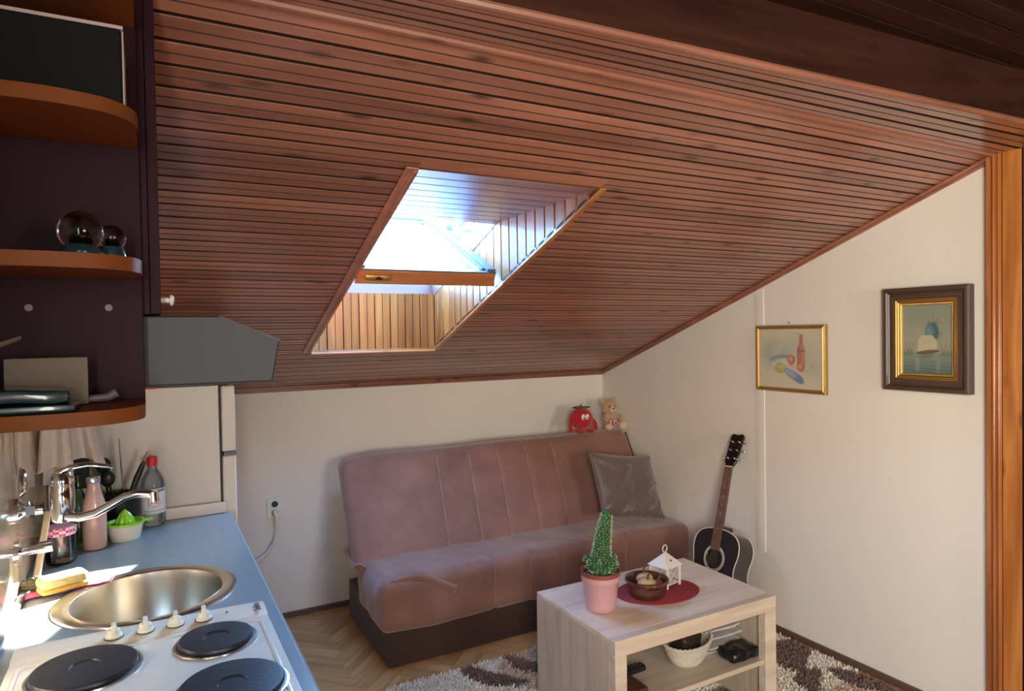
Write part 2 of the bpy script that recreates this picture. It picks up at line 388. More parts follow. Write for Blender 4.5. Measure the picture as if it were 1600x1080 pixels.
# herringbone parquet: every block near the sofa its own, the rest joined
BW, BL = .07, .28
blk = MB().box(.0006, BL-.0006, .0006, BW-.0006, -.014, 0)
me_b = bpy.data.meshes.new('parquet_block'); me_b.from_pydata([tuple(v) for v in blk.v], [], blk.f); me_b.materials.append(M['parquet'])
rest = MB(); cand = []
for k in range(-60, 61):
    for j in range(-16, 17):
        for typ in (0, 1):
            # herringbone lattice turned by 45 degrees
            if typ == 0: ux, uy, ang = k*BW+j*BL*1.0, k*BW-j*BL*1.0, 0
            else: ux, uy, ang = k*BW+j*BL*1.0, k*BW-j*BL*1.0, 1
            if typ == 0: p0 = (ux, uy); d = (1, 0); e = (0, 1)
            else: p0 = (ux+BW-BW+0, uy+BW); d = (0, 1); e = (1, 0)
            c45 = math.cos(PI/4)
            R2 = lambda x, y: (x*c45-y*c45+.4, x*c45+y*c45+.6)
            a = R2(*p0); dx = (d[0]*c45-d[1]*c45, d[0]*c45+d[1]*c45); ex = (e[0]*c45-e[1]*c45, e[0]*c45+e[1]*c45)
            cx = a[0]+dx[0]*BL/2+ex[0]*BW/2; cy = a[1]+dx[1]*BL/2+ex[1]*BW/2
            if XL-.05 < cx < XN and YN-.05 < cy < D+.05: cand.append((cx, cy, a, dx, ex))
def vis_rank(c):
    x, y = c[0], c[1]
    return 0 if (.2 < x < 1.75 and 1.0 < y < 3.75) else math.hypot(x-.9, y-2.4)+1
cand.sort(key=vis_rank)
for i, (cx, cy, a, dx, ex) in enumerate(cand):
    T = frame_T((a[0], a[1], 0), (dx[0], dx[1], 0), (ex[0], ex[1], 0), (0, 0, 1))
    if i < 290:
        ob = bpy.data.objects.new('parquet_block', me_b); COL.objects.link(ob); ob.parent = fl; ob.matrix_local = T
    else: rest.box(.0006, BL-.0006, .0006, BW-.0006, -.014, 0, T=T)
rb = rest.build('parquet_field', 'parquet', fl, recalc=False); rb['kind'] = 'stuff'

skind(MB().box(XL-.12, XR+.12, D, D+.12, -.02, ZK+.09).build('wall_back', 'plaster'))
def quadprism(name, x0, x1, poly, m):
    return skind(MB().prism(poly, lambda a, b, d: (d, a, b), x0, x1).build(name, m))
zt = lambda y: ZK+(D-y)*math.tan(A)
quadprism('wall_right', XR, XR+.12, [(1.31, -.02), (D, -.02), (D, ZK+.02), (1.31, zt(1.31)+.02)], 'plaster')
wl = MB().prism([(-.3, -.02), (D, -.02), (D, ZK+.03), (1.2, zt(1.2)+.03), (1.2, 2.45), (-.3, 2.45)], lambda a, b, d: (d, a, b), XL-.12, XL)
wl.box(XL-.12, XL, YN, -1.7, -.02, 2.45).box(XL-.12, XL, -1.7, -.3, -.02, .85).box(XL-.12, XL, -1.7, -.3, 2.15, 2.45)
skind(wl.build('wall_left', 'plaster'))
# near room: side wall, rear wall with an opening added for the fill lamp, flat ceiling
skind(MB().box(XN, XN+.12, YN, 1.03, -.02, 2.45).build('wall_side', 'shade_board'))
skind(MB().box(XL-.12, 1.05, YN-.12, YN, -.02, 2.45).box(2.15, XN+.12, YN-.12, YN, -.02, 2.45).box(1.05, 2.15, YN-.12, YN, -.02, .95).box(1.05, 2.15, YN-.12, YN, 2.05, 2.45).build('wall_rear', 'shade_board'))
w3 = struct('rear_fill_window', (1.6, YN, .95))  # unseen window added to go with the rear fill lamp
MB().box(1.05, 2.15, YN-.08, YN-.03, .95, 1.0).box(1.05, 2.15, YN-.08, YN-.03, 2.0, 2.05).box(1.05, 1.10, YN-.08, YN-.03, 1.0, 2.0).box(2.10, 2.15, YN-.08, YN-.03, 1.0, 2.0).build('window_frame', 'whitep', w3)
MB().box(1.05, 2.15, YN-.10, YN-.085, .95, 2.05).build('sky_block_sheet', 'waffle', w3)  # unseen sheet added to keep sky light out
w2 = struct('window_2', (XL, -1.0, .85))
MB().box(XL-.08, XL-.03, -1.7, -.3, .85, .91).box(XL-.08, XL-.03, -1.7, -.3, 2.09, 2.15).box(XL-.08, XL-.03, -1.7, -1.64, .91, 2.09).box(XL-.08, XL-.03, -.36, -.3, .91, 2.09).box(XL-.08, XL-.03, -1.03, -.97, .91, 2.09).build('window_frame', 'whitep', w2)
MB().box(XL-.10, XL-.085, -1.7, -.3, .85, 2.15).build('sky_block_sheet', 'waffle', w2)  # added sheet closing the opening against sky light behind the lamp
# thin raised plaster strip on the right wall
skind(MB().rbox((XR-.005, 2.345, .37), (XR+.004, 2.395, zt(2.4)-.01), .004, (2, 3, 12)).build('trim_1', 'plaster'))
# partition over the near side of the right wall
skind(MB().box(XR+.02, XN+.12, 1.03, 1.31, -.02, 2.45).build('wall_partition', 'plaster'))
MB().box(.4, XR, D-.012, D, 0, .028).build('baseboard_back', 'skirt', bevel=.002)['kind'] = 'structure'
MB().box(XR-.012, XR, 1.31, D, 0, .03).build('baseboard_right', 'skirt', bevel=.002)['kind'] = 'structure'

# ---------------------------------------------------------------- sloped board ceiling
OX0, OX1, OS0, OS1 = .668, 1.282, .590, 2.093        # roof window opening
ce = struct('ceiling', (0, D, ZK))
bk = MB()
def slab(x0, x1, s0, s1, n0, n1, mb):
    vs = [S(x, s, n) for x in (x0, x1) for s in (s0, s1) for n in (n0, n1)]
    mb.add(vs, [(0, 1, 3, 2), (4, 6, 7, 5), (0, 4, 5, 1), (2, 3, 7, 6), (0, 2, 6, 4), (1, 5, 7, 3)])
for (x0, x1, s0, s1) in ((XL-.1, OX0-.013, -.12, SMAX+.06), (OX1+.013, XR+.12, -.12, SMAX+.06), (OX0-.013, OX1+.013, -.12, OS0-.035), (OX0-.013, OX1+.013, OS1+.002, SMAX+.06)):
    slab(x0, x1, s0, s1, .0115, .09, bk)
bk.build('ceiling_backing', 'groove', ce)
P_ = .0672; Wv = S(0, 1)-S(0, 0); Nv = Vector((0, SA, CA))
nb = int(SMAX/P_)+1
for k in range(nb):
    s0 = k*P_; s1 = min(s0+P_, SMAX+.01)
    if s1-s0 < .02: continue
    if s1 <= OS0 or s0 >= OS1:
        board(ce, 'ceiling_board', 'ceil', S(XL, s0), (1, 0, 0), Wv, Nv, XR-XL, round(s1-s0, 4))
    else:
        board(ce, 'ceiling_board', 'ceil', S(XL, s0), (1, 0, 0), Wv, Nv, OX0-XL, P_)
        board(ce, 'ceiling_board', 'ceil', S(OX1, s0), (1, 0, 0), Wv, Nv, XR-OX1, P_)
        if s0 < OS0-.02: board(ce, 'ceiling_board', 'ceil', S(OX0, s0), (1, 0, 0), Wv, Nv, OX1-OX0, round(OS0-s0, 4), mid=False)
        if s1 > OS1+.02: board(ce, 'ceiling_board', 'ceil', S(OX0, OS1), (1, 0, 0), Wv, Nv, OX1-OX0, round(s1-OS1, 4), mid=False)
# cornices
def cornice(name, a, b, m, r=.016):
    mb = MB(); a = Vector(a); b = Vector(b); t = (b-a).normalized()
    mb.tube([a, b], r, 8); mb.tube([a, b], r*.6, 6); return skind(mb.build(name, m))
mb = MB()
for (s0, s1, n0, n1, dx0) in ((0, SMAX, -.022, 0, .012), (0, SMAX, -.012, 0, .026)):
    slab(XR-dx0, XR, s0, s1, n0, n1, mb)
skind(mb.build('trim_2', 'ceil_y', bevel=.003))
mb = MB(); slab(XL, XR, 0, .014, -.024, 0, mb); slab(XL, XR, 0, .028, -.011, 0, mb)
skind(mb.build('trim_3', 'ceil', bevel=.003))

# ---------------------------------------------------------------- beam over the opening
ZB = 2.112
bmn = struct('ceiling_beam', (0, 1.31, ZB))
def ynear(x): return 1.165-(x/2.7)*.13
MB().add([(XL, 1.31, ZB+.012), (XR+.05, 1.31, ZB+.012), (XR+.05, ynear(XR)+.012, ZB+.012), (XL, ynear(XL)+.012, ZB+.012), (XL, 1.31, 2.6), (XR+.05, 1.31, 2.6), (XR+.05, ynear(XR)+.012, 2.6), (XL, ynear(XL)+.012, 2.6)],
         [(0, 1, 2, 3), (4, 7, 6, 5), (0, 4, 5, 1), (2, 6, 7, 3), (1, 5, 6, 2), (0, 3, 7, 4)]).build('beam_core', 'groove', bmn)
# soffit boards fan slightly, as in the photo
NS = 3
def yso(x, t): return 1.296+(ynear(x)-1.296)*t
for i in range(NS):
    t0, t1 = i/NS, (i+1)/NS
    mb = MB()
    for a_, b_ in ((t0+.028, (t0+t1)/2-.010), ((t0+t1)/2+.010, t1-.028)):
        xs = (XL, XR+.02)
        mb.add([(xs[0], yso(xs[0], a_), ZB), (xs[1], yso(xs[1], a_), ZB), (xs[1], yso(xs[1], b_), ZB), (xs[0], yso(xs[0], b_), ZB),
                (xs[0], yso(xs[0], a_), ZB+.0115), (xs[1], yso(xs[1], a_), ZB+.0115), (xs[1], yso(xs[1], b_), ZB+.0115), (xs[0], yso(xs[0], b_), ZB+.0115)],
               [(0, 1, 2, 3), (4, 7, 6, 5), (0, 4, 5, 1), (2, 6, 7, 3), (1, 5, 6, 2), (0, 3, 7, 4)])
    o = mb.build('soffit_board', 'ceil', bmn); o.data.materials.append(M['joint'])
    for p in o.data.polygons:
        if abs(p.normal.y) > .8: p.material_index = 1  # board sides darkened to paint the shade in the gaps
MB().tube([(XL, 1.30, ZB+.0), (XR, 1.30, ZB+.0)], .009, 8).tube([(XL, 1.317, ZB+.008), (XR, 1.317, ZB+.008)], .007, 8).build('corner_moulding', 'ceil', bmn)
MB().tube([(XL, ynear(XL), ZB+.004), (XR+.02, ynear(XR), ZB+.004)], .009, 8).build('edge_bead', 'ceil', bmn)
dn = Vector((XR-XL, ynear(XR)-ynear(XL), 0)); Ln = dn.length; dn.normalize()
for i in range(1):
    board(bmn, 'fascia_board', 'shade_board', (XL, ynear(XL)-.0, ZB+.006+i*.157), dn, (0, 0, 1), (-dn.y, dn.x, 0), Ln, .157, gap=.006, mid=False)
# near ceiling boards, shade painted into their dark tone
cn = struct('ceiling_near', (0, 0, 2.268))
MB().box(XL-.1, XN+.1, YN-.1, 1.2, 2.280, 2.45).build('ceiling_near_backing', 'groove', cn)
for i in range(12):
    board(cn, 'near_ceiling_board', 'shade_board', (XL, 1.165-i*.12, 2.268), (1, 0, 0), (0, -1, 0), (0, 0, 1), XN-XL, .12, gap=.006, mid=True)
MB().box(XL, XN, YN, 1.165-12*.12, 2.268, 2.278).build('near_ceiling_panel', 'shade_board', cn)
# jamb lining of the opening at the right
jb = struct('door_1', (XR, 1.17, 0))
MB().box(XR-.022, XR+.02, 1.03, 1.31, 0, ZB).build('jamb_core', 'groove', jb)
for i, (y0, wd) in enumerate(((1.268, .066), (1.202, .066), (1.136, .066), (1.07, .045))):
    board(jb, 'jamb_board', 'pine', (XR-.034, y0, 0), (0, 0, 1), (0, -1, 0), (1, 0, 0), ZB, wd, gap=.006, mid=False)
mb = MB().box(XR-.030, XR+.002, 1.300, 1.322, 0, ZB+.01).box(XR-.036, XR+.002, 1.268, 1.300, 0, ZB).tube([(XR-.036, 1.292, 0), (XR-.036, 1.292, ZB)], .006, 8).tube([(XR-.036, 1.276, 0), (XR-.036, 1.276, ZB)], .005, 8)
mb.build('jamb_moulding', 'pine_z', jb, bevel=.003)

# ---------------------------------------------------------------- roof window with its boarded shaft
wn = struct('window_1', (.975, 2.6, 1.7))
YT, ZT = D-OS1*CA, ZK+OS1*SA      # top edge of the opening
YB, ZB_ = D-OS0*CA, ZK+OS0*SA     # bottom edge
ZF = 1.690                        # where the bottom board apron meets the frame
YTF = YB-(ZT-ZF)/math.tan(A)      # where the top boards meet the frame
# bottom apron: vertical boards
nbv = 8; wv = (OX1-OX0)/nbv
for i in range(nbv):
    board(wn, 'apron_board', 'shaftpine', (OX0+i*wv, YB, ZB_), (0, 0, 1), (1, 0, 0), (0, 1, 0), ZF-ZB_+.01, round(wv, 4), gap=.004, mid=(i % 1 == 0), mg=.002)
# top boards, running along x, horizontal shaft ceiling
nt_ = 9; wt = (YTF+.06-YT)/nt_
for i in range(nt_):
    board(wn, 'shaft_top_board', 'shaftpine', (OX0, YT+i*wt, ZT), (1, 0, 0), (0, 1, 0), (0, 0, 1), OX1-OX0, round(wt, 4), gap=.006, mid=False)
# side boards, vertical, cut to the parallelogram
def side_boards(x, nrm):
    y = YT; wd = .068
    while y < YB-.005:
        y1 = min(y+wd, YB)
        lo0 = ZK+(D-y)*math.tan(A); lo1 = ZK+(D-y1)*math.tan(A)
        up = lambda yy: min(ZT, ZF+(YB-yy)*math.tan(A))
        g = .003
        pts = [(y+g, lo0), (y1-g, lo1), (y1-g, up(y1)+.005), (y+g, up(y)+.005)]
        mid_ = (y+y1)/2
        MB().prism(pts, lambda a, b, d: (x+d*nrm, a, b), 0, .012).build('shaft_side_board', 'pine_zb', wn, bevel=.0022, seg=1)
        y = y1
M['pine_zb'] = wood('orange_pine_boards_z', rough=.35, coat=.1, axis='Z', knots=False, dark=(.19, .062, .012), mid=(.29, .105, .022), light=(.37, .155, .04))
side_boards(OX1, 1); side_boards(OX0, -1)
bb = MB()
poly = [(YT+.01, ZT+.012), (YB+.02, ZB_+.016), (YB+.02, ZF+.03), (YTF, ZT+.03)]
bb.prism(poly, lambda a, b, d: (d, a, b), OX1+.012, OX1+.04).prism(poly, lambda a, b, d: (d, a, b), OX0-.04, OX0-.012)
bb.box(OX0-.04, OX1+.04, YB+.012, YB+.04, ZB_+.012, ZF+.02).box(OX0-.04, OX1+.04, YT-.02, YTF+.05, ZT+.012, ZT+.04)
bb.build('shaft_backing', 'groove', wn)
# casing trims around the opening on the ceiling
mb = MB(); slab(OX0-.036, OX0+.002, OS0-.025, OS1+.008, -.006, 0, mb); slab(OX0-.012, OX0+.002, OS0-.01, OS1, -.010, 0, mb); mb.build('casing_trim', 'ceil_y', wn, bevel=.003)
mb = MB(); slab(OX1-.003, OX1+.022, OS0-.02, OS1+.008, -.007, 0, mb); slab(OX1-.003, OX1+.006, OS0-.01, OS1, -.011, 0, mb); mb.build('casing_trim', 'pine_y', wn, bevel=.003)
mb = MB(); slab(OX0, OX1, OS0-.022, OS0+.003, -.014, 0, mb); slab(OX0, OX1, OS0-.008, OS0+.003, -.02, 0, mb); mb.build('casing_trim', 'pine', wn, bevel=.003)
# fixed frame and outer roof: frame plane passes through (YB, ZF), same pitch
def F(x, t, n=0): return Vector((x, YB-t*CA+n*SA, ZF+t*SA+n*CA))
TL = (ZT-ZF)/SA+.02
def fslab(mb, x0, x1, t0, t1, n0, n1):
    vs = [F(x, s, n) for x in (x0, x1) for s in (t0, t1) for n in (n0, n1)]
    mb.add(vs, [(0, 1, 3, 2), (4, 6, 7, 5), (0, 4, 5, 1), (2, 3, 7, 6), (0, 2, 6, 4), (1, 5, 7, 3)])
mb = MB(); fslab(mb, OX1-.002, OX1+.045, -.05, TL+.05, .0, .085); fslab(mb, OX0-.045, OX0+.002, -.05, TL+.05, 0, .085)
fslab(mb, OX0, OX1, -.05, -.004, 0, .075); fslab(mb, OX0, OX1, TL, TL+.05, .02, .085); mb.build('window_frame', 'framewood', wn, bevel=.003)
mb = MB(); fslab(mb, OX1+.02, OX1+.075, -.08, TL+.08, .085, .11); fslab(mb, OX0-.075, OX0-.02, -.08, TL+.08, .085, .11); fslab(mb, OX0-.02, OX1+.02, TL+.02, TL+.1, .085, .11); mb.build('frame_flashing', 'clad', wn, bevel=.003)
mb = MB(); fslab(mb, OX1+.06, OX1+.12, .1, .62, .11, .15); mb.build('hinge_cover', 'clad', wn, bevel=.008)
# pivoted sash: rises away from the room at 24.6 degrees
B = math.radians(24.6); CB, SB = math.cos(B), math.sin(B)
YP, ZP = 2.775, 1.902
def G(x, t, n=0): return Vector((x, YP+t*CB-n*SB, ZP+t*SB+n*CB))
def gslab(mb, x0, x1, t0, t1, n0, n1):
    vs = [G(x, s, n) for x in (x0, x1) for s in (t0, t1) for n in (n0, n1)]
    mb.add(vs, [(0, 1, 3, 2), (4, 6, 7, 5), (0, 4, 5, 1), (2, 3, 7, 6), (0, 2, 6, 4), (1, 5, 7, 3)])
SX0, SX1 = OX0+.012, OX1-.030
sa = MB(); gslab(sa, SX0, SX1, -.395, -.340, -.055, .0); sash = sa.build('sash', 'sash', wn, bevel=.004)
sa = MB(); gslab(sa, SX0, SX0+.05, -.34, .38, -.055, 0); gslab(sa, SX1-.05, SX1, -.34, .38, -.055, 0); gslab(sa, SX0+.05, SX1-.05, .33, .38, -.055, 0); sa.build('stile', 'sash', sash, bevel=.003)
sa = MB(); gslab(sa, SX1-.036, SX1+.002, -.385, .40, .0, .016); gslab(sa, SX1-.05, SX1-.036, -.36, .36, .0, .010); gslab(sa, SX0-.002, SX0+.036, -.385, .40, 0, .016); gslab(sa, SX0, SX1, .36, .40, 0, .016); gslab(sa, SX0, SX1, -.397, -.375, .0, .006)
sa.build('sash_cladding', 'clad', sash, bevel=.002)
sa = MB(); gslab(sa, SX0+.045, SX1-.045, -.345, .335, -.016, -.012); sa.build('pane', 'pane', sash)
# ventilation latch on the rail
T = frame_T(G(SX0+.085, -.3955, -.028), (1, 0, 0), (0, -SB, CB), (0, -CB, -SB))
mb = MB(); mb.rbox((-.05, -.011, 0), (.05, .011, .006), .005, (8, 4, 2), T=T).build('latch_plate', 'coin', sash)
mb = MB(); mb.cyl((0, 0, .004), (0, 0, .012), .007, T=T).box(-.012, .012, -.003, .003, .01, .015, T=T).build('latch_knob', 'black', sash)
# lavender ledge with a ventilation grille outside the bottom frame
mb = MB()
rf = MB()
for (x0, x1, t0, t1) in ((-1.5, OX0-.04, -2.0, 2.6), (OX1+.04, 4.2, -2.0, 2.6), (OX0-.04, OX1+.04, -2.0, -.05), (OX0-.04, OX1+.04, TL+.06, 2.6)): fslab(rf, x0, x1, t0, t1, .02, .06)
ro = rf.build('roof', 'roofm'); ro['kind'] = 'structure'

# neighbour building and tree outside
nb_ = thing('neighbour_building', 'lavender rendered building seen through the gap under the open roof window', 'building', (7, 21, -3))
MB().box(1, 14, 20, 26, -3, 3.5).build('wall', 'lav', nb_)
MB().box(.6, 14.4, 19.7, 26.4, 3.5, 3.65).build('roof_edge', 'clad', nb_)
shf = MB().box(5.86, 6.38, 19.93, 20, 2.55, 3.35).build('shutter_frame', 'whitep', nb_)
mb = MB()
for i in range(7): mb.box(5.9, 6.34, 19.88, 19.94, 2.60+i*.105, 2.66+i*.105)
mb.build('slat', 'clad', shf)
tr = thing('tree', 'green leafy tree glimpsed past the right side of the open roof window', 'tree', (6.4, 13.5, -3))
MB().tube([(6.4, 13.5, -3), (6.35, 13.5, .5), (6.5, 13.6, 3)], [.2, .16, .06], 8).build('trunk', 'bark', tr)
mb = MB(); rr = random.Random(3)
for i in range(1500):
    v = Vector((rr.gauss(0, 1), rr.gauss(0, 1), rr.gauss(0, 1))); v.normalize(); v *= rr.uniform(.5, 1)**.4
    c = Vector((6.4, 13.5, 3.7))+Vector((v.x*1.5, v.y*1.5, v.z*1.6)); a = Vector((rr.gauss(0, 1), rr.gauss(0, 1), rr.gauss(0, 1))).normalized(); b = a.orthogonal()
    mb.add([c-a*.1, c-b*.05, c+a*.1, c+b*.05], [(0, 1, 2, 3)])
mb.build('foliage', 'foliage', tr, recalc=False)['kind'] = 'stuff'

# ================================================================ KITCHEN
ZC = .85; CX = .262; YC = 2.70
# splash panel behind the worktop
skind(MB().box(XL, XL+.006, .2, YC, ZC+.012, 1.345).build('trim_4', 'beige'))
SKX, SKY, SKR = -.006, 1.936, .182
wt_ = thing('worktop', 'blue-grey laminate kitchen worktop along the left wall', 'worktop', (0, 1.4, .82))
def holed(mb, x0, x1, y0, y1, cx, cy, r, z0, z1, seg=48):
    ang = sorted([2*PI*i/seg for i in range(seg)]+[math.atan2(y-cy, x-cx) % (2*PI) for x in (x0, x1) for y in (y0, y1)])
    def rect(a):
        c, s = math.cos(a), math.sin(a); t = 1e9
        if c > 1e-9: t = min(t, (x1-cx)/c)
        if c < -1e-9: t = min(t, (x0-cx)/c)
        if s > 1e-9: t = min(t, (y1-cy)/s)
        if s < -1e-9: t = min(t, (y0-cy)/s)
        return cx+c*t, cy+s*t
    n = len(ang); vs = []
    for a in ang:
        px, py = rect(a); ix, iy = cx+r*math.cos(a), cy+r*math.sin(a)
        vs += [(px, py, z1), (ix, iy, z1), (px, py, z0), (ix, iy, z0)]
    fs = []
    for i in range(n):
        j = (i+1) % n; fs += [(4*i, 4*j, 4*j+1, 4*i+1), (4*i+2, 4*i+3, 4*j+3, 4*j+2), (4*i+1, 4*j+1, 4*j+3, 4*i+3), (4*i, 4*i+2, 4*j+2, 4*j)]
    mb.add(vs, fs)
mb = MB(); mb.box(XL+.006, CX, .2, 1.70, .82, ZC).box(XL+.006, CX, 2.16, YC, .82, ZC); holed(mb, XL+.006, CX, 1.70, 2.16, SKX, SKY, SKR, .82, ZC); mb.build('slab', 'top', wt_)
MB().cyl((CX-.004, .2, .835), (CX-.004, YC, .835), .0148, 12).build('front_edge', 'top', wt_)
MB().box(XL+.006, XL+.022, .2, YC, ZC, ZC+.014).build('wall_seal', 'clad', wt_, bevel=.004)
MB().rbox((XL+.02, YC-.016, ZC), (CX-.01, YC, ZC+.042), .005, (8, 2, 3)).build('upstand', 'fridge', wt_)
# base cabinets below
for i, (y0, y1, lb) in enumerate(((.2, 1.15, 'white base cabinet nearest the camera under the worktop'), (1.15, 1.72, 'white base cabinet under the electric hob'), (1.72, 2.68, 'white base cabinet under the round sink, beside the fridge'))):
    cb = thing('base_cabinet', lb, 'cabinet', (0, (y0+y1)/2, 0), 'base cabinets under the worktop')
    g = .003
    MB().box(XL+.01, .22, y0+g, y0+.018, .1, .815).box(XL+.01, .22, y1-.018, y1-g, .1, .815).box(XL+.01, XL+.02, y0+g, y1-g, .1, .815).box(XL+.01, .22, y0+g, y1-g, .1, .118).box(XL+.05, .18, y0+g, y1-g, 0, .1).build('carcass', 'fridge', cb)
    dr = MB().box(.222, .240, y0+.004, y1-.004, .11, .812).build('door', 'shelfw', cb, bevel=.002)
    MB().tube([(.24, y0+.08, .7), (.262, y0+.08, .7), (.262, y0+.08, .6), (.24, y0+.08, .6)], .005, 8).build('handle', 'steel', dr)
# sink
sk = thing('sink', 'round stainless steel sink bowl set in the worktop', 'sink', (SKX, SKY, ZC))
MB().lathe([(.172, .001), (.182, .0035), (.196, .006), (.206, .004), (.2085, 0), (.2085, -.002)], (SKX, SKY, ZC), 64).build('rim', 'steel', sk)
MB().lathe([(.173, .002), (.170, -.02), (.165, -.12), (.155, -.145), (.13, -.155), (.04, -.158), (.035, -.165), (1e-6, -.165)], (SKX, SKY, ZC), 64).build('bowl', 'steel', sk)
MB().lathe([(.034, -.163), (.034, -.158), (.02, -.156), (1e-6, -.157)], (SKX, SKY, ZC), 24).build('drain', 'chrome', sk)
# hob
hb = thing('electric_hob', 'white enamel hob with four electric plates', 'hob', (0, 1.45, ZC))
HX0, HX1, HY0, HY1 = -.25, .235, 1.16, 1.69
MB().rbox((HX0, HY0, ZC), (HX1, HY1-.06, ZC+.014), .006, (8, 8, 3)).build('top_plate', 'white', hb)
MB().rbox((HX0-.001, HY1-.075, ZC), (HX1+.001, HY1+.004, ZC+.022), .009, (10, 5, 3), fn=lambda q: Vector((q.x, q.y, q.z-.006*((HY1-q.y)/.075) if q.z > ZC+.01 else q.z))).build('control_strip', 'white', hb)
mb = MB()
pts = [(HX0+.02, HY0+.02), (HX1-.02, HY0+.02), (HX1-.02, HY1-.095), (HX0+.02, HY1-.095)]
ring = []
for i, (x, y) in enumerate(pts):
    for a in (0, 30, 60, 90):
        an = math.radians(180+90*i+a); cx_ = x+(.02 if i in (0, 3) else -.02); cy_ = y+(.02 if i < 2 else -.02)
        ring.append((cx_+.02*math.cos(an), cy_+.02*math.sin(an), ZC+.013))
mb.tube(ring, .005, 8, closed=True, flat=.7).build('raised_border', 'white', hb)
for (x, y, r) in ((.117, 1.525, .0725), (.125, 1.305, .09), (-.115, 1.515, .09), (-.12, 1.295, .0725)):
    pl = MB().lathe([(r+.004, .013), (r+.004, .018), (r, .0185), (r-.0005, .0245), (r-.002, .0262), (r-.006, .0265), (.026, .0265), (.024, .024), (.022, .024), (1e-6, .0245)], (x, y, ZC), 48).build('hot_plate', 'iron', hb)
    MB().lathe([(r+.009, .0128), (r+.008, .017), (r+.004, .0175), (r+.004, .014)], (x, y, ZC), 48).build('plate_ring', 'steel', pl)
for x in (-.072, -.013, .045, .102):
    kb = MB().lathe([(.017, 0), (.0165, .004), (.013, .007), (.012, .016), (.009, .017), (1e-6, .017)], (x, 1.648, ZC+.0195), 24).box(x-.0045, x+.0045, 1.634, 1.662, ZC+.026, ZC+.046).build('knob', 'whitep', hb, bevel=.0015)
    MB().lathe([(.0185, .0), (.0185, .0015), (1e-6, .0015)], (x, 1.648, ZC+.0182), 24).build('knob_gap', 'black', kb)
MB().lathe([(.0025, 0), (.0025, .001), (1e-6, .001)], (.150, 1.655, ZC+.021), 12).build('pilot_light', 'black', hb)
def text(name, body, size, T, m, parent, ext=.0004):
    cu = bpy.data.curves.new(name, 'FONT'); cu.body = body; cu.size = size; cu.extrude = ext; cu.align_x = 'CENTER'; cu.align_y = 'CENTER'; cu.materials.append(M[m])
    o = bpy.data.objects.new(name, cu); COL.objects.link(o)
    bpy.context.view_layer.update()
    dg = bpy.context.evaluated_depsgraph_get(); me = bpy.data.meshes.new_from_object(o.evaluated_get(dg)); bpy.data.objects.remove(o)
    o = bpy.data.objects.new(name, me); COL.objects.link(o)
    if not me.materials: me.materials.append(M[m])
    o.parent = parent; TT = T.copy(); TT.translation = T.translation-ORG[parent.name]; o.matrix_local = TT; return o
text('lettering', 'beko', .023, frame_T((.214, 1.652, ZC+.0224), (0, 1, 0), (-1, 0, 0), (0, 0, 1)), 'black', hb)

# wall tap over the sink
tp = thing('kitchen_tap', 'chrome single-lever wall tap with a long swivel spout over the sink', 'tap', (XL, 2.05, 1.0))
TX = -.215; TY = 2.06
MB().cyl((XL+.006, TY, 1.075), (TX-.02, TY, 1.075), .016, 20).cyl((XL+.006, TY, 1.075), (XL+.016, TY, 1.075), .032, 24).cyl((XL+.016, TY, 1.075), (XL+.024, TY, 1.075), .026, 24, r2=.018).cyl((XL+.03, TY-.002, 1.075), (XL+.05, TY-.002, 1.075), .021, 6).build('wall_union', 'chrome', tp)
MB().lathe([(1e-6, -.055), (.020, -.055), (.024, -.05), (.025, -.03), (.028, -.02), (.029, .02), (.027, .036), (.028, .04), (.027, .058), (.02, .070), (1e-6, .074)], (TX+.02, TY, 1.09), 32).build('body', 'chrome', tp)
lv = [(TX+.01, TY, 1.16), (TX+.04, TY, 1.172), (TX+.08, TY-.005, 1.176), (TX+.12, TY-.01, 1.168), (TX+.135, TY-.01, 1.162)]
MB().tube(lv, [.014, .017, .013, .010, .006], 14, flat=.45).build('lever', 'chrome', tp)
sp0 = [at(95, 806, 1, 2.05), at(125, 808, 1, 2.04), at(150, 802, 1, 2.03), at(175, 788, 1, 2.01), at(195, 776, 1, 2.0), at(215, 771, 1, 1.99), at(232, 771, 1, 1.985), at(240, 774, 1, 1.98)]
MB().tube(sp0, [.012, .012, .0115, .0105, .010, .010, .010, .010], 14).cyl(at(240, 768, 1, 1.98), at(241, 783, 1, 1.98), .011, 16).build('spout', 'chrome', tp)
# lower wall fitting
lf = thing('pipe_valve', 'chrome angle valve on the left wall below the tap', 'valve', (XL, 2.02, .95))
a = at(38, 862, 0, XL+.02); MB().cyl((XL+.006, a.y, a.z), (XL+.012, a.y, a.z), .03, 24).cyl((XL+.01, a.y, a.z), (XL+.07, a.y, a.z+.004), .011, 16).cyl((XL+.05, a.y, a.z+.004), (XL+.08, a.y, a.z+.006), .015, 20).build('valve_body', 'chrome', lf)
# wooden stick leaning at the wall
tag(MB().tube([at(57, 905, 2, ZC+.008), at(75, 800, 1, 2.30)], [.009, .009], 8, flat=.5).build('wooden_stick', 'stick'), 'cream wooden stick standing behind the tap, leaning towards the wall', 'stick')
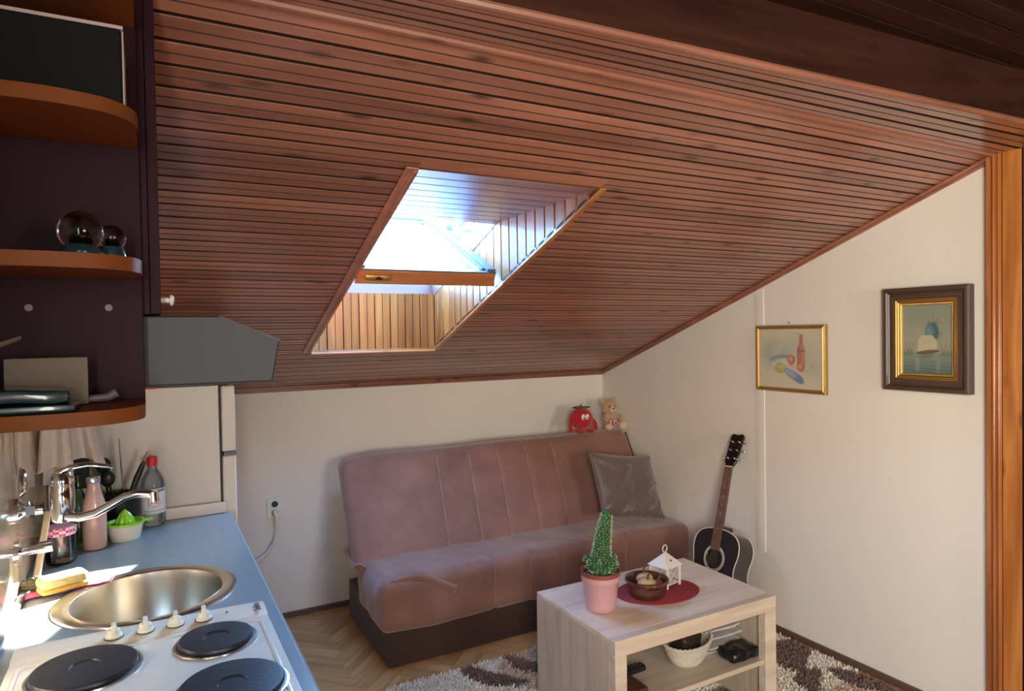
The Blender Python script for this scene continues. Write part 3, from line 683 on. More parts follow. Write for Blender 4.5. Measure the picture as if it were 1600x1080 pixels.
# strainer on the wall
st = thing('tea_strainer', 'small wire tea strainer hanging on the left wall under the corner shelf', 'strainer', (XL+.012, 2.02, 1.1))
MB().tube([(XL+.018, 2.00, 1.335), (XL+.018, 2.01, 1.21), (XL+.02, 2.02, 1.17)], .003, 8).build('handle', 'steel', st)
a = Vector((XL+.022, 2.055, 1.145)); cir = [a+Vector((.0, .033*math.cos(t), .036*math.sin(t))) for t in [2*PI*i/24 for i in range(24)]]
MB().tube(cir, .0025, 8, closed=True).build('ring', 'steel', st)
mb = MB(); mb.grid(lambda u, v: a+Vector((.018*math.cos(v*PI/2)-.0, .033*math.sin(v*PI/2)*math.cos(u*2*PI), .036*math.sin(v*PI/2)*math.sin(u*2*PI))), 24, 6, wrapu=True); mb.build('mesh_bowl', 'steel', st)

# corner shelf unit
SY = 1.28
un = thing('corner_shelf_unit', 'wine-red open end shelf unit with rounded orange shelves at the left', 'shelf', (XL, SY, 1.37))
MB().box(XL, -.001, SY, SY+.016, 1.376, 2.10).build('side_panel', 'wine', un, bevel=.0015)
MB().box(XL, XL+.012, 1.07, SY, 1.376, 2.10).build('back_panel', 'wine', un)
def shelf_poly(inset=0):
    e = inset; c = [(-.001-e, SY), (-.001-e, 1.164), (-.004-e, 1.14), (-.011-e, 1.12), (-.024, 1.102+e), (-.044, 1.086+e), (-.068, 1.078+e), (-.104, 1.070+e), (-.144, 1.070+e), (-.184, 1.073+e), (XL+.012, 1.082+e)]
    for _ in range(2):
        d = [c[0]]
        for p, q in zip(c, c[1:]): d += [(p[0]*.75+q[0]*.25, p[1]*.75+q[1]*.25), (p[0]*.25+q[0]*.75, p[1]*.25+q[1]*.75)]
        c = d+[c[-1]]
    return [(XL+.012, SY)]+c
for z in (1.3816, 1.5976, 1.8144, 2.012):
    sh = MB().prism(shelf_poly(.001), lambda a, b, d: (a, b, d), z, z+.0195).build('shelf', 'shelfw', un, bevel=.002)
    sp_ = shelf_poly(.0)[1:]; eb = MB()
    eb.add([(q[0], q[1], z-.0005+zz) for q in sp_ for zz in (0, .0205)], [(2*i, 2*i+2, 2*i+3, 2*i+1) for i in range(len(sp_)-1)], True)
    eb.build('edge_band', 'shelfw', sh, recalc=False)
for px in (45, 170):
    a = at(px, 481, 1, SY); MB().cyl((a.x, SY-.003, a.z), (a.x, SY, a.z), .0055, 16).cyl((a.x, SY-.004, a.z), (a.x, SY-.002, a.z), .003, 8).build('screw_cap', 'screw', un)
# wall cabinet beyond it, over the hood
wc = thing('wall_cabinet', 'dark wine-red wall cabinet above the cooker hood', 'cabinet', (XL, 1.6, 1.545))
CY0, CY1, CZ = SY+.018, 1.90, 1.5416
cpoly = [(CY0, CZ), (CY1, CZ), (CY1, zt(CY1)-.02), (1.325, zt(1.325)-.02), (CY0, 2.095)]
MB().prism(cpoly, lambda a, b, d: (d, a, b), XL, .009).build('carcass', 'wine', wc)
dr = MB().prism(cpoly, lambda a, b, d: (d, a, b), .010, .026).build('door', 'wine', wc, bevel=.001)
MB().cyl((.026, 1.36, 1.568), (.042, 1.36, 1.568), .005, 12).lathe([(.0, .0), (.0096, .0016), (.0104, .005), (.0064, .008), (1e-6, .009)], T=Matrix.Translation((.040, 1.36, 1.568)) @ Matrix.Rotation(PI/2, 4, 'Y'), seg=16).build('knob', 'whitep', dr)
# hood
hd = thing('cooker_hood', 'grey metal cooker hood with a slanted front under the wall cabinet', 'range hood', (XL, 1.6, 1.415))
hp = [(XL, 1.4184), (.2096, 1.4152), (.2240, 1.4936), (.120, 1.5392), (XL, 1.5392)]
hY0, hY1 = 1.324, 1.90
hbo = MB().prism(hp, lambda a, b, d: (a, d, b), hY0, hY1).build('hood_body', 'hood', hd, bevel=.003)
MB().prism([(.120, 1.5392), (.2256, 1.4936), (.2240, 1.4904), (.1192, 1.536)], lambda a, b, d: (a, d, b), hY0-.002, hY1+.002).build('top_edge', 'black', hd)
MB().box(XL+.03, .17, hY0+.03, hY1-.03, 1.4125, 1.4165).build('filter', 'hood', hd)
# fridge
FY = 2.715
fr = thing('fridge', 'white two-door fridge at the end of the worktop under the ceiling slope', 'fridge', (0, FY+.27, 0))
MB().box(XL+.01, .236, FY, FY+.52, .03, 1.322).build('body', 'fridge', fr, bevel=.004)
MB().box(XL+.01, .292, FY-.001, FY+.521, 1.325, 1.352).build('top_cap', 'cream', fr, bevel=.004)
MB().box(.237, .243, FY+.004, FY+.516, .05, 1.322).build('door_gasket', 'rubber', fr)
d1 = MB().box(.244, .292, FY, FY+.52, 1.072, 1.318).build('freezer_door', 'fridge', fr, bevel=.006)
d2 = MB().box(.244, .292, FY, FY+.52, .06, 1.056).build('fridge_door', 'fridge', fr, bevel=.006)
MB().box(.250, .294, FY-.001, FY+.52, 1.0575, 1.0705).build('door_gap_strip', 'clad', fr)
for fx in (-.2, .2):
    for fy in (.05, .47): MB().cyl((fx, FY+fy, 0), (fx, FY+fy, .05), .02).build('foot', 'black', fr)
a = at(228, 601, 1, FY-.001); b = at(243, 608, 1, FY-.001)
MB().box(a.x-.02, b.x, FY-.0016, FY-.0002, b.z, a.z).build('sticker', 'redtape', fr)

# ---------------------------------------------------------------- things on the worktop
def on(px, py, z=ZC): return at(px, py, 2, z)
# cloth
c0 = Vector((-.215, 2.075, ZC))
mb = MB()
def clo(u, v):
    x = -.285+.185*u+.02*v; y = 2.035+.075*v+.04*u
    return Vector((x, y, ZC+.003+.004*abs(math.sin(7*u+3*v))))
mb.grid(clo, 18, 10); o = mb.build('dish_cloth', 'cloth'); o.modifiers.new('s', 'SOLIDIFY').thickness = .003; tag(o, 'folded pink dish cloth under the yellow sponge', 'cloth')
T = Matrix.Translation((-.20, 2.066, ZC+.009)) @ Matrix.Rotation(math.radians(22), 4, 'Z')
spg = thing('sponge', 'yellow grip sponge lying on the pink cloth beside the sink', 'sponge', (-.20, 2.07, ZC+.009))
MB().rbox((-.052, -.028, 0), (.052, .028, .014), .006, (8, 5, 3), T=T).build('sponge_pad', 'sponge', spg)
MB().rbox((-.054, -.030, .013), (.054, .030, .040), .012, (10, 8, 6), fn=lambda q: Vector((q.x, q.y*(1-.1*math.sin((q.z-.013)/.027*PI)), q.z)), T=T).build('sponge_body', 'spongey', spg)
rr = random.Random(5); mb = MB(); c = Vector((-.262, 2.10, ZC+.024)); pts = []
for i in range(420):
    v = Vector((rr.gauss(0, 1), rr.gauss(0, 1), rr.gauss(0, 1))).normalized(); pts.append(c+Vector((v.x*.036, v.y*.03, v.z*.017)))
mb.tube(pts, .0007, 4); tag(mb.build('wire_scourer', 'wool', recalc=False), 'dark wire wool scourer behind the yellow sponge', 'scourer')
# jar with gingham lid
a = Vector((-.228, 2.345, ZC))
jr = thing('storage_jar', 'clear jar with a pink gingham lid and brown contents', 'jar', a)
MB().lathe([(1e-6, .003), (.034, .003), (.037, .008), (.038, .07), (.036, .088), (.035, .088), (.036, .07), (.035, .01), (1e-6, .006)], a, 32).build('glass', 'glass', jr)
MB().lathe([(1e-6, .006), (.034, .006), (.0345, .02), (.02, .024), (1e-6, .023)], a, 24).build('contents', 'stem', jr)
MB().lathe([(.0385, .084), (.0395, .088), (.0395, .104), (.036, .108), (1e-6, .108)], a, 32).build('lid', 'gingham', jr)
# milk bottle, green bottle
a = Vector((-.150, 2.45, ZC))
bt = thing('milk_bottle', 'tall glass bottle full of pale pink liquid behind the spout', 'bottle', a)
MB().lathe([(1e-6, .002), (.030, .002), (.0335, .008), (.0335, .115), (.031, .14), (.021, .175), (.018, .195), (.0175, .21), (1e-6, .21)], a, 32).build('bottle_body', 'milk', bt)
MB().lathe([(.0185, .206), (.020, .208), (.020, .222), (.017, .224), (1e-6, .224)], a, 24).build('cap', 'chrome', bt)
a = Vector((-.195, 2.50, ZC))
gb = thing('green_bottle', 'green glass bottle between the gingham jar and the pink bottle', 'bottle', a)
MB().lathe([(1e-6, .002), (.028, .002), (.030, .008), (.030, .12), (.022, .15), (.012, .18), (.012, .22), (1e-6, .22)], a, 28).build('bottle_body', 'greenglass', gb)
MB().lathe([(.013, .21), (.013, .228), (1e-6, .228)], a, 20).build('cap', 'black', gb)
# juicer
a = Vector((-.070, 2.513, ZC))
ju = thing('citrus_juicer', 'white and lime green citrus juicer on the worktop', 'juicer', a)
MB().lathe([(1e-6, .004), (.036, .004), (.040, .0), (.043, .004), (.050, .03), (.0535, .052), (.051, .052), (.047, .03), (.035, .01), (1e-6, .01)], a, 40).build('bowl', 'whitep', ju)
MB().lathe([(.054, .050), (.058, .052), (.058, .057), (.050, .058), (.043, .050), (.028, .048), (.024, .052)], a, 40).rbox((a.x+.052, a.y-.012, a.z+.052), (a.x+.082, a.y+.012, a.z+.058), .003, (3, 3, 1)).build('strainer_rim', 'lime', ju)
mb = MB()
def cone(u, v):
    an = u*2*PI; r = (.026*(1-v**2.2))*(1+.10*math.cos(an*9)*(1-v*.5)); return a+Vector((r*math.cos(an), r*math.sin(an), .050+.047*v))
mb.grid(cone, 72, 12, wrapu=True).build('reamer', 'lime', ju)
# alcohol bottle
a = Vector((.012, 2.655, ZC))
al = thing('alcohol_bottle', 'clear plastic bottle with red cap and a 70 label by the fridge', 'bottle', a)
MB().lathe([(1e-6, .003), (.034, .003), (.039, .010), (.039, .135), (.036, .155), (.022, .185), (.0145, .197), (.0145, .212), (1e-6, .212)], a, 32).build('bottle_body', 'plast', al)
MB().lathe([(.0155, .206), (.017, .207), (.017, .236), (.015, .238), (1e-6, .238)], a, 28, smooth=False).build('cap', 'redcap', al)
mb = MB(); mb.grid(lambda u, v: a+Vector((.0396*math.cos(-PI*.95+u*PI*.9), .0396*math.sin(-PI*.95+u*PI*.9), .045+.085*v)), 24, 2); lbl = mb.build('label', 'label', al)
def lbl_T(ang, z, r=.0400): return frame_T((a.x+r*math.cos(ang), a.y+r*math.sin(ang), a.z+z), (-math.sin(ang), math.cos(ang), 0), (0, 0, 1), (math.cos(ang), math.sin(ang), 0))
text('number_print', '70', .026, lbl_T(-PI/2+.10, .088, .0402), 'redcap', lbl)
cir = [lbl_T(-PI/2+.10, .088, .0402) @ Vector((.018*math.cos(t), .018*math.sin(t), 0)) for t in [2*PI*i/32 for i in range(32)]]
MB().tube(cir, .0007, 6, closed=True).build('ring_print', 'redcap', lbl)
mb = MB(); mb.grid(lambda u, v: a+Vector((.0399*math.cos(-PI*.8+u*PI*.66), .0399*math.sin(-PI*.8+u*PI*.66), .117+.006*v+.004*u)), 16, 2); mb.build('blue_print', 'blue', lbl); mb = MB(); mb.grid(lambda u, v: a+Vector((.0399*math.cos(-PI*.8+u*PI*.66), .0399*math.sin(-PI*.8+u*PI*.66), .054+.0015*v)), 16, 2); mb.build('blue_print', 'blue', lbl)
# utensil pot with tools standing in it
a = Vector((-.085, 2.625, ZC))
up = thing('utensil_pot', 'black utensil pot standing at the fridge side', 'pot', a)
MB().lathe([(1e-6, .002), (.046, .002), (.048, .01), (.050, .13), (.047, .13), (.045, .01), (1e-6, .01)], a, 32).build('pot_body', 'black', up)
def tool(name, p0, p1, label, head, m1='steel', m2='black'):
    t = thing(name, label, 'utensil', p0, 'utensils standing in the black pot'); p0 = Vector(p0); p1 = Vector(p1); d = (p1-p0)
    q = p0+d*.45; MB().tube([p0, q], .003, 8).build('shaft', 'steel', t)
    if head == 'grip':
        MB().tube([p0+d*f for f in (.40, .5, .65, .82, .88)], [.004, .008, .0105, .008, .004], 12).build('grip', m2, t); MB().tube([p0+d*.86, p0+d*.93, p1], [.0035, .005, .003], 8).build('hanging_tip', m1, t)
    elif head == 'turner':
        MB().tube([q, p0+d*.62, p1], [.003, .011, .009], 8, flat=.25).build('slotted_end', 'steel', t)
    else:
        MB().tube([q, p1-d*.1], .004, 8).build('handle', m1, t); MB().ell(p1, (.022, .014, .028)).build('bowl', m1, t)
    return t
tool('carving_fork', (-.098, 2.62, ZC+.015), at(231, 706, 1, 2.60), 'black-handled steel fork leaning right in the utensil pot', 'grip')
tool('serrated_knife', (-.07, 2.63, ZC+.015), at(186, 686, 1, 2.62), 'steel knife with scalloped handle standing tallest in the pot', 'turner')
tool('serving_spoon', (-.08, 2.61, ZC+.015), at(168, 748, 1, 2.60), 'black ladle leaning left in the utensil pot', 'spoon', 'black')
tool('nylon_spoon', (-.11, 2.645, ZC+.015), at(162, 728, 1, 2.62), 'short nylon spoon in the pot behind the pink bottle', 'spoon', 'iron')
# towels hanging
def towel(name, label, x0, x1, y, z1, z0, skew, top, seed, tw=0):
    mb = MB()
    def f(u, v):
        wdt = top+(1-top)*v**.7; xc = (x0+x1)/2+skew*v; x = xc+(u-.5)*(x1-x0)*wdt
        yy = y-.012*math.sin(u*PI*3+seed)*(.4+v)-.01*v; z = z1+(z0-z1)*v+.02*math.sin(u*2.5+seed)*v
        return Vector((x, yy, z))
    mb.grid(f, 30, 24); o = mb.build(name, 'waffle'); o.modifiers.new('s', 'SOLIDIFY').thickness = .003; return tag(o, label, 'towel', 'dish towels on the rail beside the fridge')
towel('dish_towel', 'white waffle dish towel hanging at left over the tap', -.295, -.200, 2.47, 1.31, 1.09, .0, .55, .3)
towel('dish_towel', 'white waffle dish towel folded lower behind the tap', -.285, -.205, 2.52, 1.25, 1.035, .0, .8, 2.0)
towel('dish_towel', 'pale towel with a dark print slanting right of the others', -.245, -.150, 2.55, 1.31, 1.10, .03, .4, 1.1)
tag(MB().box(-.235, -.175, 2.66, 2.70, 1.0, 1.345).build('gap_shade_block', 'black', bevel=.004), 'dark block added for the shaded gap behind the dish towels', 'gap filler')  # dark block painting the shade of the gap behind the towels
tr_ = MB().tube([(-.29, 2.50, 1.325), (-.10, 2.50, 1.325)], .004, 8).tube([(-.29, 2.555, 1.325), (-.10, 2.555, 1.325)], .004, 8).tube([(-.294, 2.46, 1.325), (-.294, 2.60, 1.325)], .005, 8).build('towel_rail', 'steel'); tag(tr_, 'thin steel towel rail on the left wall near the fridge', 'rail')

# ---------------------------------------------------------------- things on the shelves
def globe(px, py, y, r, label):
    c = at(px, py, 1, y); zb = 1.6178
    g = thing('snow_globe', label, 'ornament', (c.x, c.y, zb), 'glass globes on the shelf')
    MB().lathe([(1e-6, 0), (r*.95, 0), (r*.98, .006), (r*.8, (c.z-zb)-r*.75), (r*.6, (c.z-zb)-r*.6), (1e-6, (c.z-zb)-r*.6)], (c.x, c.y, zb), 28).build('base', 'tealglass', g)
    MB().ell(c, r, 32, 20).build('globe', M['ball'], g)
    MB().ell(c+Vector((0, 0, -r*.35)), (r*.4, r*.4, r*.5)).build('figure', 'creamplush', g)
M['ball'] = mat('ball_glass', (1, 1, 1), .0, trans=1, ior=1.33)
globe(126, 362, 1.136, .029, 'larger glass globe ornament on the middle shelf')
globe(175, 372, 1.176, .019, 'smaller glass globe ornament right of the larger one')
sb = thing('storage_box', 'dark green-grey storage box on the upper shelf', 'box', (-.14, 1.18, 1.8345))
a = at(188, 45, 1, 1.12); MB().box(XL+.02, a.x, 1.12, 1.25, 1.8345, a.z).build('box_body', 'box', sb, bevel=.003)
MB().box(XL+.02, a.x+.003, 1.122, 1.256, a.z, a.z+.005).box(a.x+.001, a.x+.003, 1.13, 1.256, 1.8345, a.z).build('paper_sheet', 'paper', sb)
bb_ = MB().rbox((-.180, 1.200, 1.402), (-.076, 1.206, 1.474), .0025, (10, 1, 8)).build('cutting_board', 'board'); tag(bb_, 'small beige board standing on the bottom shelf', 'board')
ds = thing('glass_dish', 'dark teal glass dish stacked on the bottom shelf', 'dish', (-.16, 1.12, 1.402))
MB().rbox((-.240, 1.085, 1.4015), (-.084, 1.180, 1.413), .005, (10, 8, 2)).build('lower_dish', 'tealglass', ds)
MB().rbox((-.235, 1.09, 1.414), (-.092, 1.172, 1.433), .007, (10, 8, 3), fn=lambda q: q+Vector((0, 0, .0016*math.sin(70*q.x)))).build('upper_dish', 'tealglass', ds)
tag(MB().tube([(-.262, 1.10, 1.4075), (-.250, 1.11, 1.44), (-.215, 1.13, 1.468), (-.180, 1.15, 1.492), (-.155, 1.17, 1.503)], [.005, .006, .0065, .0065, .005], 10, flat=.4).build('slotted_ladle', 'board'), 'pale curved ladle leaning at the left of the bottom shelf', 'ladle')
tag(MB().tube([(-.082, 1.216, 1.4085), (-.052, 1.216, 1.410), (-.040, 1.216, 1.417)], [.0055, .0065, .008], 10).build('pastry_brush', 'screw'), 'small mauve brush lying right of the dish on the bottom shelf', 'brush')

# ================================================================ SOFA
sf = thing('sofa', 'brown velour sofa bed with a channelled backrest against the back wall', 'sofa', (1.8, 3.25, 0))
MB().rbox((.925, 2.887, 0), (2.70, 3.56, .20), .008, (4, 4, 2)).build('base', 'sofabase', sf)
seams = [1.36, 1.55, 1.73, 1.915, 2.10]
fseams = [1.455, 1.65, 1.845, 2.045, 2.25]
def nz(x, y, z, s): return mnoise.noise(Vector((x*s, y*s, z*s)))
def seatfn(q):
    x, y, z = q; p = Vector(q)
    for s_ in fseams:
        g = math.exp(-((x-s_)/.009)**2)
        if y < 2.93: p.y += .010*g
        if z > .36 and y < 3.05: p.z -= .004*g*(1 if y < 2.95 else (3.05-y)/.1)
    top = max(0, (z-.3)/.1)
    p.z += top*(.006*nz(x, y, z, 6)+.003*nz(x, y, 0, 17))
    p.y += (1-min(1, top))*.006*nz(x, 0, z, 8)*(1 if y < 2.9 else 0)
    # skirt hem waves, loose at the front-left corner
    if z < .2: p.z += .012*nz(x, y, 1, 4)
    # cover pulled at the left end and sagging to the right
    p.z -= .012*max(0, (x-2.3)/.4)
    if x < .95: p.x += .012*nz(0, y, z, 9)
    return p
MB().rbox((.895, 2.865, .155), (2.715, 3.30, .405), .045, (180, 24, 14), fn=seatfn).build('seat', 'sofa', sf)
def backfn(q):
    x, y, z = q; t = (z-.36)/.50; p = Vector(q)
    for s_ in seams:
        xs = s_+.035*(t-.1); g = math.exp(-((x-xs)/.008)**2)
        if y < 3.2: p.y += .013*g
    p.y += t*.27
    p.y += .008*nz(x, 0, z, 4)
    if z > .7: p.z += .010*nz(x, 0, 0, 3)
    if x < 1.0: p.z -= .02*max(0, t)*(1.0-x)/.14
    p.x += .0
    return p
MB().rbox((.868, 3.16, .34), (2.705, 3.29, .865), .045, (184, 10, 40), fn=backfn).build('backrest', 'sofa', sf)
MB().tube([(2.700, 3.16+.27*t_+.02, .36+.5*t_) for t_ in (0.05, .5, .97)], .007, 8).build('side_edge', 'sofabase', sf)  # dark strip along the right edge of the backrest
# tucked cover at the lower left of the back and the loose flap on the seat edge
MB().grid(lambda u, v: Vector((.852+.06*u, 3.20+.16*v-.05*u, .375+.04*v*(1-u)+.02*math.sin(u*PI))), 10, 10).build('cover_tuck', 'sofa', sf)
fp = MB()
def flapf(u, v):
    a0 = Vector((.925, 2.853, .408)); a1 = Vector((1.225, 2.835, .315)); c = a0.lerp(a1, u)
    wv_ = .055*math.sin(min(1, u*1.25+.12)*PI/1.25)*(.55+.45*u)
    return c+Vector((.012*v, -.010*math.sin(v*PI)-.004, wv_*(v-.35)))+Vector((0, .012*(1-v), .030*math.sin(u*PI)))
fp.grid(flapf, 24, 8); o = fp.build('cover_flap', 'sofa', sf); o.modifiers.new('s', 'SOLIDIFY').thickness = .005
# seam threads
for s_ in seams: MB().tube([backfn(Vector((s_+.035*(t_-.1), 3.1585, .36+.5*t_))) + Vector((0, -.0015, 0)) for t_ in [i/16*.86+.08 for i in range(17)]], .0021, 5).build('seam_thread', 'seam', sf)
for s_ in fseams: MB().tube([seatfn(Vector((s_, 2.864, z_)))+Vector((0, -.0012, 0)) for z_ in (.19, .24, .29, .34, .365)], .0021, 5).build('seam_thread', 'seam', sf)
# cushion
cu = MB()
cT = frame_T((2.405, 3.055, .612), (1, .04, -.16), (0, .35, .93), (0, -.93, .35))
def segd(x, y, x0, y0, x1, y1):
    dx, dy = x1-x0, y1-y0; t = max(0, min(1, ((x-x0)*dx+(y-y0)*dy)/(dx*dx+dy*dy))); return math.hypot(x-x0-t*dx, y-y0-t*dy)
FOLDS = [(.020, .09, (-.95, -.9, .0, .55)), (.018, .07, (-.2, -.95, .55, -.05)), (.018, .07, (.55, -.05, 1.0, .12)), (.014, .06, (.1, -.95, .5, -.35)), (.014, .05, (.4, -.95, .62, -.5)), (-.016, .08, (-.5, -.95, .1, -.05)), (-.014, .10, (.2, .1, .9, .45)), (.012, .08, (-.9, .85, -.3, .5)), (.010, .06, (.75, -.95, .9, -.5))]
def cush(sgn):
    def f(u, v):
        a = 2*u-1; b = 2*v-1
        e = (1-abs(a)**2.6)*(1-abs(b)**2.6); th = .060*max(0, e)**.55
        pin = 1-.055*(1-abs(a)**2)*abs(b)-.0; pin2 = 1-.055*(1-abs(b)**2)*abs(a)
        wr = (.5*sum(h_*math.exp(-(segd(a, b, *l_)/w_)**2) for h_, w_, l_ in FOLDS)+.006*nz(a, b, sgn, 1.7))*min(1, 3*e)
        return Vector((.232*a*pin2, .185*b*pin, sgn*(th+wr*1.7)))
    return f
cu.grid(cush(1), 56, 50, T=cT).grid(cush(-1), 56, 50, T=cT)
o = cu.build('cushion', 'satin'); tag(o, 'grey-brown satin cushion leaning at the right end of the sofa', 'cushion')

# ---------------------------------------------------------------- soft toys on the sofa back
ZS = .872
def lid(mb, c, n, r, th, T): pass
tA = (2.375, 3.475, ZS)
ty = thing('red_fruit_toy', 'round red plush fruit toy with white eyes and a green top', 'soft toy', tA)
c = Vector((2.372, 3.46, ZS+.085))
MB().ell(c, (.078, .062, .068), 32, 20).build('body', 'redplush', ty)
mb = MB(); mb.ell(c+Vector((-.012, .0, .070)), (.050, .035, .008)); mb.ell(c+Vector((.03, -.01, .070)), (.032, .02, .007)); mb.tube([c+Vector((0, 0, .062)), c+Vector((.0, 0, .088))], .006, 8); mb.build('leaf_top', 'leafplush', ty)
for dx in (-.014, .016):
    ey = MB().ell(c+Vector((dx-.012, -.062, .018)), (.014, .006, .018), 16, 10).build('eye', 'eyew', ty); MB().ell(c+Vector((dx-.010, -.068, .012)), (.004, .003, .006), 10, 8).build('pupil', 'black', ey)
for s_ in (-1, 1):
    MB().tube([c+Vector((s_*.070, -.01, -.005)), c+Vector((s_*.094, -.02, -.035)), c+Vector((s_*.092, -.03, -.075))], [.014, .012, .014], 10).build('arm', 'redplush', ty)
    MB().ell(c+Vector((s_*.035, -.045, -.072)), (.026, .035, .014)).build('foot', 'redplush', ty)
tB = (2.622, 3.49, ZS-.004)
tb = thing('teddy_bear', 'tan teddy bear holding a pink heart-dotted cushion on the sofa back', 'soft toy', tB)
b0 = Vector(tB)
MB().ell(b0+Vector((0, .01, .055)), (.048, .042, .058), 24, 16).build('body', 'tanplush', tb)
hh = b0+Vector((-.01, -.005, .142))
hd_ = MB().ell(hh, (.056, .050, .050), 28, 18).build('head', 'tanplush', tb)
for s_ in (-1, 1): MB().ell(hh+Vector((s_*.044, .008, .036)), (.019, .010, .020)).build('ear', 'tanplush', hd_)
MB().ell(hh+Vector((-.014, -.046, -.010)), (.024, .018, .018)).build('muzzle', 'creamplush', hd_)
MB().ell(hh+Vector((-.018, -.064, -.003)), (.008, .005, .006)).build('nose', 'stem', hd_)
for dx in (-.036, .006): MB().ell(hh+Vector((dx, -.046, .010)), (.0055, .004, .0055)).build('eye', 'black', hd_)
for s_ in (-1, 1):
    MB().tube([b0+Vector((s_*.04, 0, .085)), b0+Vector((s_*.062, -.02, .075)), b0+Vector((s_*.06, -.045, .07))], [.016, .018, .016], 12).build('arm', 'tanplush', tb)
MB().ell(b0+Vector((.062, -.045, .024)), (.030, .028, .028)).build('foot', 'creamplush', tb)
MB().ell(b0+Vector((-.045, -.04, .022)), (.026, .028, .022)).build('foot', 'creamplush', tb)
MB().ell(b0+Vector((.048, .02, .088)), (.022, .015, .024)).build('paw', 'creamplush', tb)
ht = MB().rbox(tuple(b0+Vector((-.050, -.062, .030))), tuple(b0+Vector((.022, -.040, .072))), .010, (8, 3, 5)).build('heart_cushion', 'pink', tb)
mb = MB()
for (dx, dz) in ((-.034, .058), (-.006, .045), (-.03, .040), (.010, .060)): mb.ell(b0+Vector((dx, -.063, dz)), (.008, .002, .008), 10, 8)
mb.build('red_dot', 'redplush', ht)

# ================================================================ OUTLET
oc = at(429, 794, 1, D)
ot = thing('wall_outlet', 'white double wall socket with a plug on the back wall', 'socket', (oc.x, D, oc.z-.05))
MB().box(oc.x-.040, oc.x+.040, D-.009, D, oc.z-.052, oc.z+.052).build('cover_plate', 'whitep', ot, bevel=.003)
for dz in (.022, -.022):
    sk_ = MB().lathe([(.0205, 0), (.0205, .003), (.0185, .003), (.017, -.001), (1e-6, -.001)], T=Matrix.Translation((oc.x, D-.009, oc.z+dz)) @ Matrix.Rotation(PI/2, 4, 'X'), seg=28).build('socket_ring', 'whitep', ot)
    MB().lathe([(.0165, .0002), (1e-6, .0004)], T=Matrix.Translation((oc.x, D-.009, oc.z+dz)) @ Matrix.Rotation(PI/2, 4, 'X'), seg=28).cyl((oc.x-.0095, D-.0105, oc.z+dz), (oc.x-.0095, D-.009, oc.z+dz), .003, 10).build('socket_face', 'rubber', sk_)
pc = thing('power_cord', 'grey power cord plugged into the wall socket, drooping behind the worktop', 'cord', (oc.x, D-.05, oc.z-.03))
MB().cyl((oc.x+.002, D-.012, oc.z-.022), (oc.x+.002, D-.045, oc.z-.024), .016, 18, r2=.012).build('plug', 'whitep', pc)
cp = [(oc.x+.002, D-.043, oc.z-.025), (oc.x+.004, D-.052, oc.z-.05), (oc.x+.004, D-.04, oc.z-.11), (oc.x-.01, D-.03, oc.z-.17), (oc.x-.05, D-.03, oc.z-.225), (oc.x-.10, D-.04, oc.z-.25), (oc.x-.2, D-.10, oc.z-.26), (oc.x-.25, D-.3, oc.z-.4)]
MB().tube(cp, .0045, 8).build('cable', 'whitep', pc)

# ================================================================ RUG
def leaf(x, y, cx, cy, a, b, ang):
    dx, dy = x-cx, y-cy; c_, s_ = math.cos(ang), math.sin(ang); u = dx*c_+dy*s_; v = -dx*s_+dy*c_
    v += .25*u*u/max(a, .01)*1.2
    return (u/a)**2+(v/b)**2
LEAVES = [(1.25, 2.54, .17, .052, 2.15), (1.46, 2.53, .16, .05, 2.2), (1.62, 2.42, .14, .045, 2.3), (2.53, 2.06, .17, .085, .55), (2.60, 1.72, .16, .07, 2.2), (2.40, 1.86, .12, .05, .6), (2.25, 1.62, .2, .07, 2.3), (1.05, 2.2, .2, .07, 2.2), (1.5, 2.1, .2, .07, .6), (1.9, 2.3, .2, .07, 2.2), (1.9, 1.9, .2, .07, .6), (1.2, 1.7, .2, .07, .7), (1.7, 1.6, .2, .07, 2.2), (2.2, 2.4, .2, .07, 2.2), (1.0, 1.3, .2, .07, 2.2), (1.5, 1.2, .2, .07, .6), (2.1, 1.2, .2, .07, 2.2), (2.5, 1.3, .15, .06, .6)]
def rugcol(x, y):
    n = nz(x, y, 0, 14)*.25
    for L_ in LEAVES:
        if leaf(x, y, *L_)+n < 1: return (.21, .135, .11)
    if nz(x, y, 5, 2.2) > .22: return (.62, .50, .40)
    return (.80, .74, .66)
RX0, RX1, RY0, RY1 = .84, 2.655, .95, 2.69
rg = thing('shaggy_rug', 'shaggy cream rug with brown leaf pattern under the coffee table', 'rug', ((RX0+RX1)/2, (RY0+RY1)/2, 0))
MB().rbox((RX0, RY0, .0005), (RX1, RY1, .012), .004, (10, 10, 1)).build('backing', 'seam', rg)
